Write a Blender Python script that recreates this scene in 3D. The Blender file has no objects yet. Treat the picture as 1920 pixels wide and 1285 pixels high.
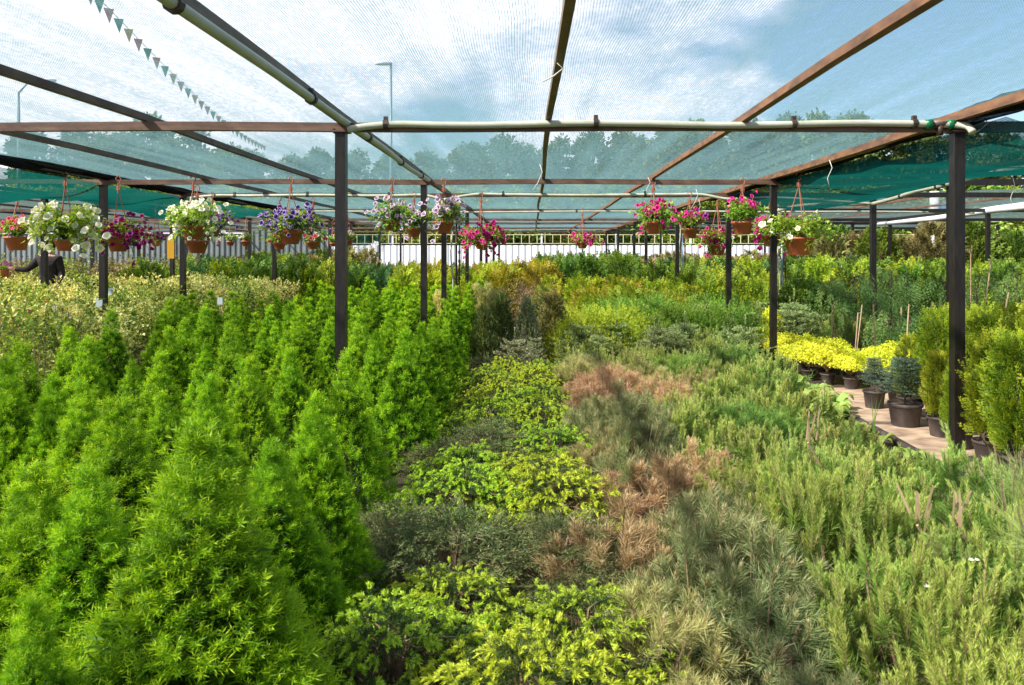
import bpy, math, random
import numpy as np
from mathutils import Vector, Matrix
random.seed(7)
R = math.radians
S = bpy.context.scene
COL = S.collection

# ------------------------------------------------------------------ camera, sky, sun, exposure
FPX = 1400.0; VX, VY = 998.0, 476.0; EYE = 1.6
cd = bpy.data.cameras.new('camera'); cam = bpy.data.objects.new('camera', cd); COL.objects.link(cam)
cam.location = (0, 0, EYE); cam.rotation_euler = (R(90), 0, 0)
cd.sensor_width = 36; cd.lens = 36*FPX/1920
cd.shift_x = -(VX-960)/1920; cd.shift_y = -(642.5-VY)/1920
cd.clip_start = 0.05; cd.clip_end = 2000
cd.dof.use_dof = True; cd.dof.focus_distance = 7.0; cd.dof.aperture_fstop = 7.1
S.camera = cam
S.cycles.use_denoising = True
S.cycles.max_bounces = 10; S.cycles.transparent_max_bounces = 24
S.cycles.diffuse_bounces = 4; S.cycles.transmission_bounces = 6
SUN = Vector((-0.68, -0.36, 0.70)).normalized()
w = bpy.data.worlds.new('World'); S.world = w; w.use_nodes = True
nt = w.node_tree; N = nt.nodes; L = nt.links
bg = N['Background']; bg.inputs[1].default_value = 0.078
sky = N.new('ShaderNodeTexSky'); sky.sky_type = 'NISHITA'; sky.sun_disc = False
sky.sun_elevation = math.asin(SUN.z); sky.sun_rotation = math.atan2(SUN.x, SUN.y)
sky.air_density = 1.2; sky.dust_density = 0.1; sky.ozone_density = 3.5
tc = N.new('ShaderNodeTexCoord')
mp = N.new('ShaderNodeMapping'); mp.inputs['Scale'].default_value = (1.0, 1.0, 2.6); mp.inputs['Location'].default_value = (0.6, 0.0, 0.2)
n1 = N.new('ShaderNodeTexNoise'); n1.inputs['Scale'].default_value = 2.6; n1.inputs['Detail'].default_value = 9; n1.inputs['Roughness'].default_value = 0.56
rp = N.new('ShaderNodeValToRGB'); rp.color_ramp.elements[0].position = 0.43; rp.color_ramp.elements[1].position = 0.60
# more cloud towards the west (left)
sx = N.new('ShaderNodeSeparateXYZ'); ma = N.new('ShaderNodeMath'); ma.operation = 'MULTIPLY_ADD'; ma.inputs[1].default_value = -0.27
L.new(tc.outputs['Generated'], mp.inputs[0]); L.new(mp.outputs[0], n1.inputs['Vector'])
L.new(tc.outputs['Generated'], sx.inputs[0]); L.new(sx.outputs['X'], ma.inputs[0]); L.new(n1.outputs['Fac'], ma.inputs[2])
L.new(ma.outputs[0], rp.inputs[0])
mx = N.new('ShaderNodeMix'); mx.data_type = 'RGBA'; mx.inputs['B'].default_value = (9.6, 9.2, 10.2, 1)
L.new(rp.outputs[0], mx.inputs['Factor']); L.new(sky.outputs[0], mx.inputs['A']); L.new(mx.outputs['Result'], bg.inputs[0])
sl = bpy.data.lights.new('sun', 'SUN'); sl.energy = 5.0; sl.angle = R(1.8); sl.color = (1.0, 0.94, 0.82)
so = bpy.data.objects.new('sun', sl); COL.objects.link(so); so.location = SUN*50
so.rotation_euler = SUN.to_track_quat('Z', 'Y').to_euler()
S.view_settings.view_transform = 'Standard'; S.view_settings.look = 'None'
S.view_settings.exposure = 1.1; S.view_settings.gamma = 1.0

def at(px, py, Y): return Vector(((px-VX)*Y/FPX, Y, EYE-(py-VY)*Y/FPX))

# ------------------------------------------------------------------ materials
def rgb(h):  # sRGB hex -> linear
    c = [int(h[i:i+2], 16)/255 for i in (0, 2, 4)]
    return tuple(x/12.92 if x <= .04045 else ((x+.055)/1.055)**2.4 for x in c)+(1,)
MATS = {}
def mat_base(name):
    m = bpy.data.materials.new(name); m.use_nodes = True; MATS[name] = m
    n = m.node_tree.nodes; return m, n, m.node_tree.links, n['Principled BSDF'], n['Material Output']
def leaf_mat(name, dark, mid, tip, trans=0.35, rough=0.55, var=0.25, mid_pos=0.5, hue=0.02):
    """tone attribute 0..1: old growth -> fresh tips; per-plant variation of hue and value"""
    m, n, l, p, out = mat_base(name)
    a = n.new('ShaderNodeAttribute'); a.attribute_name = 'tone'
    r = n.new('ShaderNodeValToRGB'); e = r.color_ramp.elements
    e[0].color = dark; e[1].color = tip; k = e.new(mid_pos); k.color = mid
    oi = n.new('ShaderNodeObjectInfo')
    hs = n.new('ShaderNodeHueSaturation')
    mr = n.new('ShaderNodeMapRange'); mr.inputs['To Min'].default_value = 1-var; mr.inputs['To Max'].default_value = 1+var
    mh = n.new('ShaderNodeMapRange'); mh.inputs['To Min'].default_value = .5-hue; mh.inputs['To Max'].default_value = .5+hue
    mm = n.new('ShaderNodeMath'); mm.operation = 'FRACT'; m2 = n.new('ShaderNodeMath'); m2.operation = 'MULTIPLY'; m2.inputs[1].default_value = 7.31
    l.new(oi.outputs['Random'], mr.inputs['Value']); l.new(oi.outputs['Random'], m2.inputs[0]); l.new(m2.outputs[0], mm.inputs[0]); l.new(mm.outputs[0], mh.inputs['Value'])
    l.new(a.outputs['Fac'], r.inputs[0]); l.new(r.outputs[0], hs.inputs['Color']); l.new(mr.outputs[0], hs.inputs['Value']); l.new(mh.outputs[0], hs.inputs['Hue'])
    p.inputs['Roughness'].default_value = rough; p.inputs['Specular IOR Level'].default_value = 0.35
    t = n.new('ShaderNodeBsdfTranslucent'); ms = n.new('ShaderNodeMixShader'); ms.inputs[0].default_value = trans
    tb = n.new('ShaderNodeMix'); tb.data_type = 'RGBA'; tb.blend_type = 'MULTIPLY'; tb.inputs['Factor'].default_value = 1; tb.inputs['B'].default_value = (1.35, 1.25, .6, 1)
    l.new(hs.outputs[0], p.inputs['Base Color']); l.new(hs.outputs[0], tb.inputs['A']); l.new(tb.outputs['Result'], t.inputs['Color'])
    l.new(p.outputs[0], ms.inputs[1]); l.new(t.outputs[0], ms.inputs[2]); l.new(ms.outputs[0], out.inputs[0])
    return m
def solid(name, c1, c2=None, scale=8, rough=0.7, bump=0.0, stretch=(1, 1, 1), detail=6, spec=0.4, lo=.35, hi=.65, metal=0):
    m, n, l, p, out = mat_base(name)
    p.inputs['Roughness'].default_value = rough; p.inputs['Specular IOR Level'].default_value = spec; p.inputs['Metallic'].default_value = metal
    if c2 is None: c2 = tuple(x*.7 for x in c1[:3])+(1,)
    t = n.new('ShaderNodeTexCoord'); mp = n.new('ShaderNodeMapping'); mp.inputs['Scale'].default_value = stretch
    nz = n.new('ShaderNodeTexNoise'); nz.inputs['Scale'].default_value = scale; nz.inputs['Detail'].default_value = detail
    r = n.new('ShaderNodeValToRGB'); r.color_ramp.elements[0].color = c1; r.color_ramp.elements[1].color = c2
    r.color_ramp.elements[0].position = lo; r.color_ramp.elements[1].position = hi
    l.new(t.outputs['Object'], mp.inputs[0]); l.new(mp.outputs[0], nz.inputs['Vector']); l.new(nz.outputs['Fac'], r.inputs[0]); l.new(r.outputs[0], p.inputs['Base Color'])
    if bump:
        b = n.new('ShaderNodeBump'); b.inputs['Strength'].default_value = bump; b.inputs['Distance'].default_value = .01
        l.new(nz.outputs['Fac'], b.inputs['Height']); l.new(b.outputs[0], p.inputs['Normal'])
    return m
def net_mat(name, col, a_lo, a_hi, rib=0.013, holes=0.5):
    """knitted shade net: cover grows at a slant like the real strands do"""
    m, n, l, p, out = mat_base(name); n.remove(p)
    t = n.new('ShaderNodeTexCoord'); sp = n.new('ShaderNodeSeparateXYZ'); l.new(t.outputs['Object'], sp.inputs[0])
    def M(op, a=None, b=None, c=None):
        x = n.new('ShaderNodeMath'); x.operation = op
        for i, v in enumerate((a, b, c)):
            if v is None: continue
            if isinstance(v, (int, float)): x.inputs[i].default_value = v
            else: l.new(v, x.inputs[i])
        return x.outputs[0]
    nw = n.new('ShaderNodeTexNoise'); nw.inputs['Scale'].default_value = .8; l.new(t.outputs['Object'], nw.inputs['Vector'])
    xw = M('MULTIPLY_ADD', nw.outputs['Fac'], .08, sp.outputs['X'])
    s = M('SINE', M('MULTIPLY', xw, 2*math.pi/rib))
    line = M('MULTIPLY_ADD', s, .5, .5)
    line = M('POWER', line, 2.0)
    # cross threads, each row knotted a little differently
    s2 = M('MULTIPLY_ADD', M('SINE', M('MULTIPLY', sp.outputs['Y'], 2*math.pi/(rib*1.3))), .5, .5)
    mp = n.new('ShaderNodeMapping'); mp.inputs['Scale'].default_value = (40, 16, 1); l.new(t.outputs['Object'], mp.inputs[0])
    nz = n.new('ShaderNodeTexNoise'); nz.inputs['Scale'].default_value = 1; nz.inputs['Detail'].default_value = 5; nz.inputs['Roughness'].default_value = .7; l.new(mp.outputs[0], nz.inputs['Vector'])
    mp2 = n.new('ShaderNodeMapping'); mp2.inputs['Scale'].default_value = (5.5, .22, 1); l.new(t.outputs['Object'], mp2.inputs[0])
    nz2 = n.new('ShaderNodeTexNoise'); nz2.inputs['Scale'].default_value = 1; nz2.inputs['Detail'].default_value = 3; l.new(mp2.outputs[0], nz2.inputs['Vector'])
    streak = M('MULTIPLY_ADD', nz.outputs['Fac'], 2.0, -.45)
    streak = M('MULTIPLY', M('MAXIMUM', streak, 0.05), M('MULTIPLY_ADD', nz2.outputs['Fac'], 2.4, -.2))
    k = M('MULTIPLY', M('MULTIPLY_ADD', line, .75, M('MULTIPLY_ADD', s2, .35, 0.0)), streak)
    a = M('MULTIPLY_ADD', k, a_hi-a_lo, a_lo)
    g = n.new('ShaderNodeNewGeometry'); dp = n.new('ShaderNodeVectorMath'); dp.operation = 'DOT_PRODUCT'
    l.new(g.outputs['Incoming'], dp.inputs[0]); l.new(g.outputs['Normal'], dp.inputs[1])
    c = M('MAXIMUM', M('ABSOLUTE', dp.outputs['Value']), .03)
    cover = M('SUBTRACT', 1.0, M('POWER', M('SUBTRACT', 1.0, a), M('DIVIDE', 1.0, c)))
    d = n.new('ShaderNodeBsdfDiffuse'); d.inputs[0].default_value = col
    tl = n.new('ShaderNodeBsdfTranslucent'); tl.inputs[0].default_value = col
    m1 = n.new('ShaderNodeMixShader'); m1.inputs[0].default_value = .5; l.new(d.outputs[0], m1.inputs[1]); l.new(tl.outputs[0], m1.inputs[2])
    tr = n.new('ShaderNodeBsdfTransparent'); m2 = n.new('ShaderNodeMixShader')
    l.new(cover, m2.inputs[0]); l.new(tr.outputs[0], m2.inputs[1]); l.new(m1.outputs[0], m2.inputs[2]); l.new(m2.outputs[0], out.inputs[0])
    return m

G3 = rgb
# foliage palettes (real-world base colours)
M_CONICA = leaf_mat('dwarf_spruce_needles', (.022, .075, .003, 1), (.17, .39, .006, 1), (.52, .74, .02, 1), trans=.40, var=.09, hue=.006)
M_NEST = leaf_mat('spreading_spruce_needles', (.03, .06, .018, 1), (.08, .15, .035, 1), (.52, .68, .05, 1), trans=.35, mid_pos=.6, var=.12)
M_NEST_OLD = leaf_mat('old_spruce_needles', (.045, .08, .028, 1), (.13, .18, .06, 1), (.32, .30, .12, 1), trans=.2, mid_pos=.55, var=.2)
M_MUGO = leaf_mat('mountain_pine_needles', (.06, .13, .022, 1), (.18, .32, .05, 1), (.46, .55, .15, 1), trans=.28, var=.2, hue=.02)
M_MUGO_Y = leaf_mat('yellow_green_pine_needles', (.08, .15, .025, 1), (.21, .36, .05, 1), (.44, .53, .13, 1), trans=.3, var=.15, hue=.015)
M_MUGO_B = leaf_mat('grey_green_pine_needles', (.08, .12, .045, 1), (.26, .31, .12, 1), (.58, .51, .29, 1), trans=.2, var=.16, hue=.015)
M_MUGO_O = leaf_mat('dead_orange_pine_needles', (.26, .17, .09, 1), (.55, .37, .20, 1), (.66, .50, .31, 1), trans=.2, var=.15)
M_MUGO_S = leaf_mat('straw_pine_needles', (.18, .18, .06, 1), (.46, .42, .17, 1), (.62, .54, .27, 1), trans=.25, var=.15)
M_LONG = leaf_mat('long_pine_needles', (.08, .15, .04, 1), (.20, .32, .10, 1), (.34, .42, .16, 1), trans=.3)
M_FIR = leaf_mat('silvery_fir_needles', (.06, .12, .035, 1), (.17, .26, .09, 1), (.42, .50, .20, 1), trans=.2)
M_JUN = leaf_mat('green_juniper', (.04, .12, .015, 1), (.14, .29, .03, 1), (.32, .47, .06, 1), trans=.3, var=.12)
M_JUNY = leaf_mat('golden_juniper', (.18, .24, .01, 1), (.42, .50, .03, 1), (.66, .70, .08, 1), trans=.35, var=.12)
M_GOLD = leaf_mat('golden_thuja', (.12, .14, .01, 1), (.34, .30, .02, 1), (.60, .48, .05, 1), trans=.3, var=.15)
M_THUJA = leaf_mat('yellow_green_thuja', (.07, .13, .01, 1), (.24, .35, .02, 1), (.52, .56, .03, 1), trans=.35, var=.12)
M_THUJAD = leaf_mat('green_thuja', (.03, .075, .010, 1), (.10, .20, .02, 1), (.25, .36, .03, 1), trans=.3, var=.25)
M_BLUEG = leaf_mat('blue_green_cypress', (.025, .08, .025, 1), (.07, .18, .05, 1), (.16, .30, .09, 1), trans=.25, var=.15)
M_DARK = leaf_mat('dark_column_conifer', (.045, .075, .02, 1), (.14, .19, .045, 1), (.30, .34, .08, 1), trans=.2, var=.2)
M_BROWNG = leaf_mat('bronzed_conifer', (.08, .09, .025, 1), (.22, .20, .065, 1), (.38, .30, .12, 1), trans=.2, var=.25)
M_BLUE = leaf_mat('blue_spruce_needles', (.03, .065, .045, 1), (.085, .155, .105, 1), (.20, .31, .22, 1), trans=.15)
M_WEEP = leaf_mat('weeping_conifer', (.04, .10, .025, 1), (.13, .26, .06, 1), (.36, .50, .16, 1), trans=.25, var=.15)
M_CREAM = leaf_mat('cream_variegated_leaf', (.14, .22, .03, 1), (.54, .54, .17, 1), (.88, .84, .42, 1), trans=.3, mid_pos=.4, var=.12)
M_SHRUB = leaf_mat('mixed_green_leaf', (.07, .14, .02, 1), (.20, .32, .04, 1), (.50, .54, .12, 1), trans=.3, var=.2, hue=.03)
M_ROSY = leaf_mat('reddish_green_leaf', (.09, .07, .035, 1), (.19, .18, .07, 1), (.36, .22, .12, 1), trans=.3, var=.2)
M_CREAMP = leaf_mat('cream_plume', (.30, .34, .10, 1), (.62, .62, .26, 1), (.80, .76, .42, 1), trans=.3)
M_PINK = leaf_mat('pinkish_brown_twig', (.16, .10, .06, 1), (.34, .21, .13, 1), (.48, .33, .22, 1), trans=.2)
M_SILV = leaf_mat('silver_white_conifer', (.08, .12, .04, 1), (.26, .29, .13, 1), (.62, .62, .48, 1), trans=.2, mid_pos=.6)
M_YEL = leaf_mat('bright_yellow_leaf', (.20, .26, .01, 1), (.66, .72, .03, 1), (.90, .90, .16, 1), trans=.4, var=.06, hue=.008)
M_HOSTA = leaf_mat('broad_plantain_leaf', (.14, .26, .05, 1), (.30, .44, .10, 1), (.45, .56, .20, 1), trans=.4)
M_PET = leaf_mat('petunia_leaf', (.09, .19, .02, 1), (.24, .40, .045, 1), (.50, .60, .12, 1), trans=.35, var=.12)
M_TREE = leaf_mat('tree_leaf', (.04, .07, .02, 1), (.09, .13, .035, 1), (.16, .20, .06, 1), trans=.3, var=.2)
M_GRASS = leaf_mat('grass_blade', (.10, .24, .02, 1), (.2, .4, .04, 1), (.3, .5, .08, 1), trans=.4)
def petal(name, c, edge=None, throat=None):
    edge = edge or c; throat = throat or c
    return leaf_mat(name, throat, c, edge, trans=.3, var=.08, hue=.004, mid_pos=.45)
FL = {
 'magenta': petal('magenta_petal', (.66, .02, .28, 1), (.78, .07, .40, 1), (.45, .01, .17, 1)),
 'wine': petal('wine_petal', (.34, .01, .13, 1), (.46, .03, .2, 1), (.18, .0, .07, 1)),
 'white': petal('white_petal', (.80, .80, .76, 1), (.86, .86, .84, 1), (.6, .66, .4, 1)),
 'purple': petal('purple_petal', (.13, .035, .42, 1), (.62, .55, .72, 1), (.03, .01, .12, 1)),
 'violet': petal('violet_petal', (.30, .02, .32, 1), (.40, .05, .42, 1), (.1, 0, .1, 1)),
 'lilac': petal('lilac_petal', (.66, .50, .76, 1), (.84, .76, .88, 1), (.20, .05, .26, 1)),
 'pink': petal('pink_petal', (.70, .05, .20, 1), (.78, .12, .30, 1), (.40, .02, .1, 1)),
}
M_BARK = solid('brown_bark', (.10, .065, .04, 1), (.05, .035, .025, 1), 30, .9, .3)
M_TWIG = solid('tan_twig', (.30, .20, .12, 1), (.17, .11, .07, 1), 60, .8)
M_STEEL = solid('black_painted_steel', (.007, .006, .006, 1), (.017, .013, .011, 1), 14, .36, .15, (3, 3, .6), spec=.4)
M_RUST = solid('rusty_brown_beam', (.085, .042, .03, 1), (.16, .095, .065, 1), 5, .55, .25, (1, 1, 3), spec=.4)
M_RUSTO = solid('orange_brown_beam', (.24, .12, .06, 1), (.11, .06, .04, 1), 6, .6, .25, (3, 1, 3), spec=.35)
M_OLIVE = solid('weathered_brown_beam', (.11, .075, .04, 1), (.22, .15, .10, 1), 5, .55, .25, (3, 1, 3), lo=.4, hi=.75)
M_PIPE = solid('white_plastic_pipe', (.50, .52, .43, 1), (.36, .38, .28, 1), 5, .45, .05, lo=.3, hi=.8)
M_CLAMP = solid('black_clamp', (.03, .025, .022, 1), (.07, .04, .03, 1), 20, .5)
M_GRNP = solid('green_fitting', (.0, .16, .06, 1), (.0, .10, .04, 1), 20, .3)
M_GALV = solid('blue_grey_steel', (.20, .27, .33, 1), (.12, .16, .20, 1), 10, .45, metal=.3)
M_TERRA = solid('terracotta_plastic', (.42, .115, .05, 1), (.34, .09, .04, 1), 7, .5, .05, lo=.3, hi=.75)
M_CORD = solid('terracotta_cord', (.36, .13, .08, 1), (.3, .1, .06, 1), 7, .6)
M_POT = solid('dusty_black_plastic', (.035, .028, .028, 1), (.11, .085, .078, 1), 9, .6, .1, (1, 1, .6), lo=.35, hi=.8)
M_SOIL = solid('brown_soil', (.08, .05, .03, 1), (.24, .16, .10, 1), 70, .95, .8)
M_GROUND = solid('dark_earth', (.030, .022, .015, 1), (.075, .055, .035, 1), 3, .95, .5)
M_PATH = solid('sandy_path_fabric', (.20, .13, .09, 1), (.46, .34, .24, 1), 5, .95, 1.0, (1, 1.6, 1), detail=14, lo=.3, hi=.62)
M_FENCE = solid('white_corrugated_steel', (.78, .80, .84, 1), (.70, .72, .78, 1), 1.5, .45, .0)
M_GREYSH = solid('grey_corrugated_sheet', (.10, .13, .13, 1), (.16, .19, .19, 1), 1.2, .6)
M_RAIL = solid('yellow_rail', (.70, .66, .42, 1), (.6, .55, .34, 1), 5, .5)
M_YSIGN = solid('yellow_card', (.80, .42, .02, 1), (.74, .38, .02, 1), 5, .5)
M_TAG = solid('pale_plastic_tag', (.55, .65, .72, 1), (.5, .6, .66, 1), 9, .5)
M_BLUET = solid('blue_plastic', (.02, .22, .55, 1), (.03, .18, .45, 1), 5, .4)
M_STAKE = solid('bamboo_stake', (.48, .35, .22, 1), (.36, .24, .15, 1), 12, .6)
M_CLOTH = solid('black_cloth', (.012, .010, .012, 1), (.03, .022, .025, 1), 12, .9, .2)
M_SKIN = solid('skin', (.50, .28, .20, 1), (.44, .24, .17, 1), 6, .6)
M_HAIR = solid('brown_hair', (.04, .025, .015, 1), (.07, .04, .025, 1), 30, .6)
M_HAND = solid('string', (.7, .7, .66, 1), (.6, .6, .55, 1), 9, .6)
M_RED = solid('red_tag', (.6, .03, .02, 1), (.5, .03, .02, 1), 9, .6)
M_BLACKN = net_mat('black_folded_net', (.028, .026, .024, 1), .55, .98, .02)
M_NET = net_mat('pale_shade_net', (.17, .31, .34, 1), .015, .60, .0135)
M_NETG = net_mat('teal_shade_net', (.004, .085, .072, 1), .22, .8, .02)
M_NETD = net_mat('grey_shade_net', (.13, .19, .19, 1), .06, .32, .02)

# ------------------------------------------------------------------ object helpers
def tag(o, label=None, cat=None, group=None, kind=None):
    if label: o['label'] = label
    if cat: o['category'] = cat
    if group: o['group'] = group
    if kind: o['kind'] = kind
    return o
def empty(name, loc, rz=0):
    o = bpy.data.objects.new(name, None); COL.objects.link(o); o.location = loc; o.rotation_euler = (0, 0, rz); o.empty_display_size = .1
    return o
def link(name, me, parent=None, loc=None, rz=0, sc=None):
    o = bpy.data.objects.new(name, me); COL.objects.link(o)
    if parent: o.parent = parent
    if loc is not None: o.location = loc
    if rz: o.rotation_euler = (0, 0, rz)
    if sc is not None: o.scale = sc
    return o
def copy_tree(o, parent=None):
    c = o.copy(); COL.objects.link(c)
    if parent: c.parent = parent
    for ch in list(o.children): copy_tree(ch, c)
    return c
def nrm(a): return a/np.maximum(np.linalg.norm(a, axis=-1, keepdims=True), 1e-9)

class Geo:
    def __init__(s): s.V = []; s.T = []; s.F = {3: [], 4: []}; s.FM = {3: [], 4: []}; s.n = 0; s.smooth = False
    def add(s, V, F, tone=0.0, m=0):
        V = np.asarray(V, float).reshape(-1, 3); F = np.asarray(F, int)
        if F.ndim == 1: F = F[None]
        t = np.broadcast_to(np.asarray(tone, float), (len(V),)) if np.ndim(tone) <= 1 else tone.reshape(-1)
        s.V.append(V); s.T.append(t); k = F.shape[1]
        s.F[k].append(F+s.n); s.FM[k].append(np.full(len(F), m)); s.n += len(V)
    def box(s, c, d, m=0, tone=0., rz=0):
        x, y, z = d[0]/2, d[1]/2, d[2]/2
        v = np.array([(sx*x, sy*y, sz*z) for sz in (-1, 1) for sy in (-1, 1) for sx in (-1, 1)])
        if rz: v = v @ np.array([[math.cos(rz), math.sin(rz), 0], [-math.sin(rz), math.cos(rz), 0], [0, 0, 1]])
        s.add(v+np.array(c), [(0, 2, 3, 1), (4, 5, 7, 6), (0, 1, 5, 4), (2, 6, 7, 3), (0, 4, 6, 2), (1, 3, 7, 5)], tone, m)
    def tube(s, pts, rad, m=0, seg=8, tone=0., caps=True):
        P = np.array([tuple(p) for p in pts], float); n = len(P)
        rad = np.broadcast_to(np.asarray(rad, float), (n,))
        tn = nrm(np.gradient(P, axis=0)); u = np.cross(tn, (0, 0, 1.)); 
        bad = np.linalg.norm(u, axis=1) < 1e-3; u[bad] = (1, 0, 0)
        u = nrm(u)
        for i in range(1, n):
            if np.dot(u[i], u[i-1]) < 0: u[i] = -u[i]
        v = np.cross(tn, u)
        a = np.arange(seg)*2*math.pi/seg
        ring = P[:, None]+rad[:, None, None]*(np.cos(a)[None, :, None]*u[:, None]+np.sin(a)[None, :, None]*v[:, None])
        i = np.arange(n-1)[:, None]*seg; j = np.arange(seg)[None]; jn = (j+1) % seg
        F = np.stack([i+j, i+jn, i+seg+jn, i+seg+j], -1).reshape(-1, 4)
        if caps:
            c0 = n*seg; V = np.vstack([ring.reshape(-1, 3), P[:1], P[-1:]])
            s.add(V, F, tone, m); base = s.n-len(V)
            k = np.arange(seg); kn = (k+1) % seg
            T = np.vstack([np.stack([kn, k, np.full(seg, c0)], -1), np.stack([(n-1)*seg+k, (n-1)*seg+kn, np.full(seg, c0+1)], -1)])
            s.F[3].append(T+base); s.FM[3].append(np.full(len(T), m))
        else: s.add(ring.reshape(-1, 3), F, tone, m)
    def lathe(s, prof, m=0, seg=28, tone=0., c=(0, 0, 0), close=False):
        a = np.arange(seg)*2*math.pi/seg; P = np.array(prof, float); n = len(P)
        V = np.stack([P[:, :1]*np.cos(a), P[:, :1]*np.sin(a), np.repeat(P[:, 1:2], seg, 1)], -1).reshape(-1, 3)+np.array(c)
        i = np.arange(n-1)[:, None]*seg; j = np.arange(seg)[None]; jn = (j+1) % seg
        s.add(V, np.stack([i+j, i+jn, i+seg+jn, i+seg+j], -1).reshape(-1, 4), tone, m)
    def sticks(s, A, B, r0, r1, m=0, tone=0.):
        A = np.asarray(A, float); B = np.asarray(B, float); d = nrm(B-A); h = np.where(np.abs(d[:, 2:]) > .9, np.array([[1., 0, 0]]), np.array([[0, 0, 1.]]))
        u = nrm(np.cross(d, h)); v = np.cross(d, u); vs = []
        for P, r in ((A, r0), (B, r1)):
            for k in range(3):
                a = k*2.0944; vs.append(P+r*(math.cos(a)*u+math.sin(a)*v))
        V = np.stack(vs, 1); n = len(A); b = np.arange(n)[:, None]*6
        F = np.concatenate([b+np.array([[k, (k+1) % 3, 3+(k+1) % 3, 3+k]]) for k in range(3)], 0)
        s.add(V.reshape(-1, 3), F, tone, m)
    def needles(s, rng, B, D, Ln, n, nl, ang, w, t0=0., t1=1., m=0, bend=None, plane=None, tj=.15, cone=.35, nlend=1.0):
        """short needles all round shoots; B base, D direction (S,3), Ln length (S,)"""
        S_ = len(B); D = nrm(D); Ln = np.broadcast_to(np.asarray(Ln, float), (S_,))
        h = np.where(np.abs(D[:, 2:]) > .9, np.array([[1., 0, 0]]), np.array([[0, 0, 1.]]))
        u = nrm(np.cross(D, h)) if plane is None else nrm(np.cross(D, plane)); v = np.cross(D, u)
        t = (np.arange(n)[None]+rng.random((S_, n)))/n
        if plane is None: ph = np.arange(n)[None]*2.39996+rng.random((S_, 1))*6.28+rng.normal(0, .3, (S_, n))
        else: ph = (np.arange(n)[None] % 2)*math.pi+rng.normal(0, .22, (S_, n))
        A = ang*(1-cone*t)+rng.normal(0, .10, (S_, n))
        e = lambda x: x[..., None]
        Dd = D[:, None]; base = B[:, None]+Dd*e(t*Ln[:, None])
        if bend is not None: base = base+bend[:, None]*e(t*t); Dd = nrm(Dd*Ln[:, None, None]+2*bend[:, None]*e(t))
        dr = e(np.cos(A))*Dd+e(np.sin(A))*(e(np.cos(ph))*u[:, None]+e(np.sin(ph))*v[:, None])
        dr = nrm(dr); ll = np.broadcast_to(np.asarray(nl, float).reshape(-1, 1), (S_, 1))*(.75+.5*rng.random((S_, n)))*(1-(1-nlend)*t)
        side = nrm(np.cross(dr, rng.normal(size=(S_, n, 3))))*w/2
        if plane is not None: side = nrm(np.cross(dr, v[:, None]+rng.normal(0, .3, (S_, n, 3))))*w/2
        tip = base+dr*e(ll); midp = base+dr*e(ll*.4)
        V = np.stack([base, midp+side, tip, midp-side], 2)
        tn = np.broadcast_to(np.asarray(t0, float).reshape(-1, 1), (S_, 1))*(1-t)+np.broadcast_to(np.asarray(t1, float).reshape(-1, 1), (S_, 1))*t+rng.normal(0, tj, (S_, n))
        tone = np.repeat(np.clip(tn, 0, 1).reshape(-1), 4)
        k = np.arange(S_*n)[:, None]*4
        s.add(V.reshape(-1, 3), k+np.array([[0, 1, 2, 3]]), tone, m)
    def leaves(s, rng, P, D, U, ln, wd, tone, m=0, fold=.18, droop=.15):
        """folded pointed leaves: base P, direction D, up U"""
        D = nrm(D); sd = nrm(np.cross(D, U)); up = np.cross(sd, D); n = len(P)
        ln = np.broadcast_to(np.asarray(ln, float).reshape(-1, 1), (n, 1)); wd = np.broadcast_to(np.asarray(wd, float).reshape(-1, 1), (n, 1))
        mid = P+D*ln*.5; tip = P+D*ln-up*ln*droop
        l = mid+sd*wd/2+up*wd*fold; r = mid-sd*wd/2+up*wd*fold
        V = np.stack([P, l, tip, r, mid], 1); k = np.arange(n)[:, None]*5
        tone = np.broadcast_to(np.asarray(tone, float), (n,))
        F = np.concatenate([k+np.array([[0, 4, 1]]), k+np.array([[4, 2, 1]]), k+np.array([[0, 3, 4]]), k+np.array([[3, 2, 4]])])
        s.add(V.reshape(-1, 3), F, np.repeat(tone, 5), m)
    def flowers(s, rng, C, Nn, r, m=0, throat=0.0, edge=1.0):
        """petunia trumpets: five-lobed rim, deep throat"""
        n = len(C); Nn = nrm(Nn); h = nrm(rng.normal(size=(n, 3))); u = nrm(np.cross(Nn, h)); v = np.cross(Nn, u)
        r = np.broadcast_to(np.asarray(r, float).reshape(-1, 1), (n, 1)); vs = [C-Nn*r*.9]; ts = [np.full(n, throat)]
        for k in range(10):
            a = k*math.pi/5; c = math.cos(a)*u+math.sin(a)*v
            vs.append(C+c*r*.70+Nn*r*.02); ts.append(np.full(n, .50))
        for k in range(10):
            a = k*math.pi/5; c = math.cos(a)*u+math.sin(a)*v; rr = 1.0 if k % 2 == 0 else .86
            vs.append(C+c*r*rr-Nn*r*(.02 if k % 2 else .14)+Nn*r*.12*rng.normal(size=(n, 1))); ts.append(np.full(n, edge))
        V = np.stack(vs, 1); T = np.stack(ts, 1); b = np.arange(n)[:, None]*21
        s.add(V.reshape(-1, 3), np.concatenate([b+np.array([[0, 1+k, 1+(k+1) % 10]]) for k in range(10)]), T.reshape(-1), m)
        base = s.n-len(V)*21
        F = np.concatenate([b+np.array([[1+k, 11+k, 11+(k+1) % 10, 1+(k+1) % 10]]) for k in range(10)])+base
        s.F[4].append(F); s.FM[4].append(np.full(len(F), m))
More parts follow.
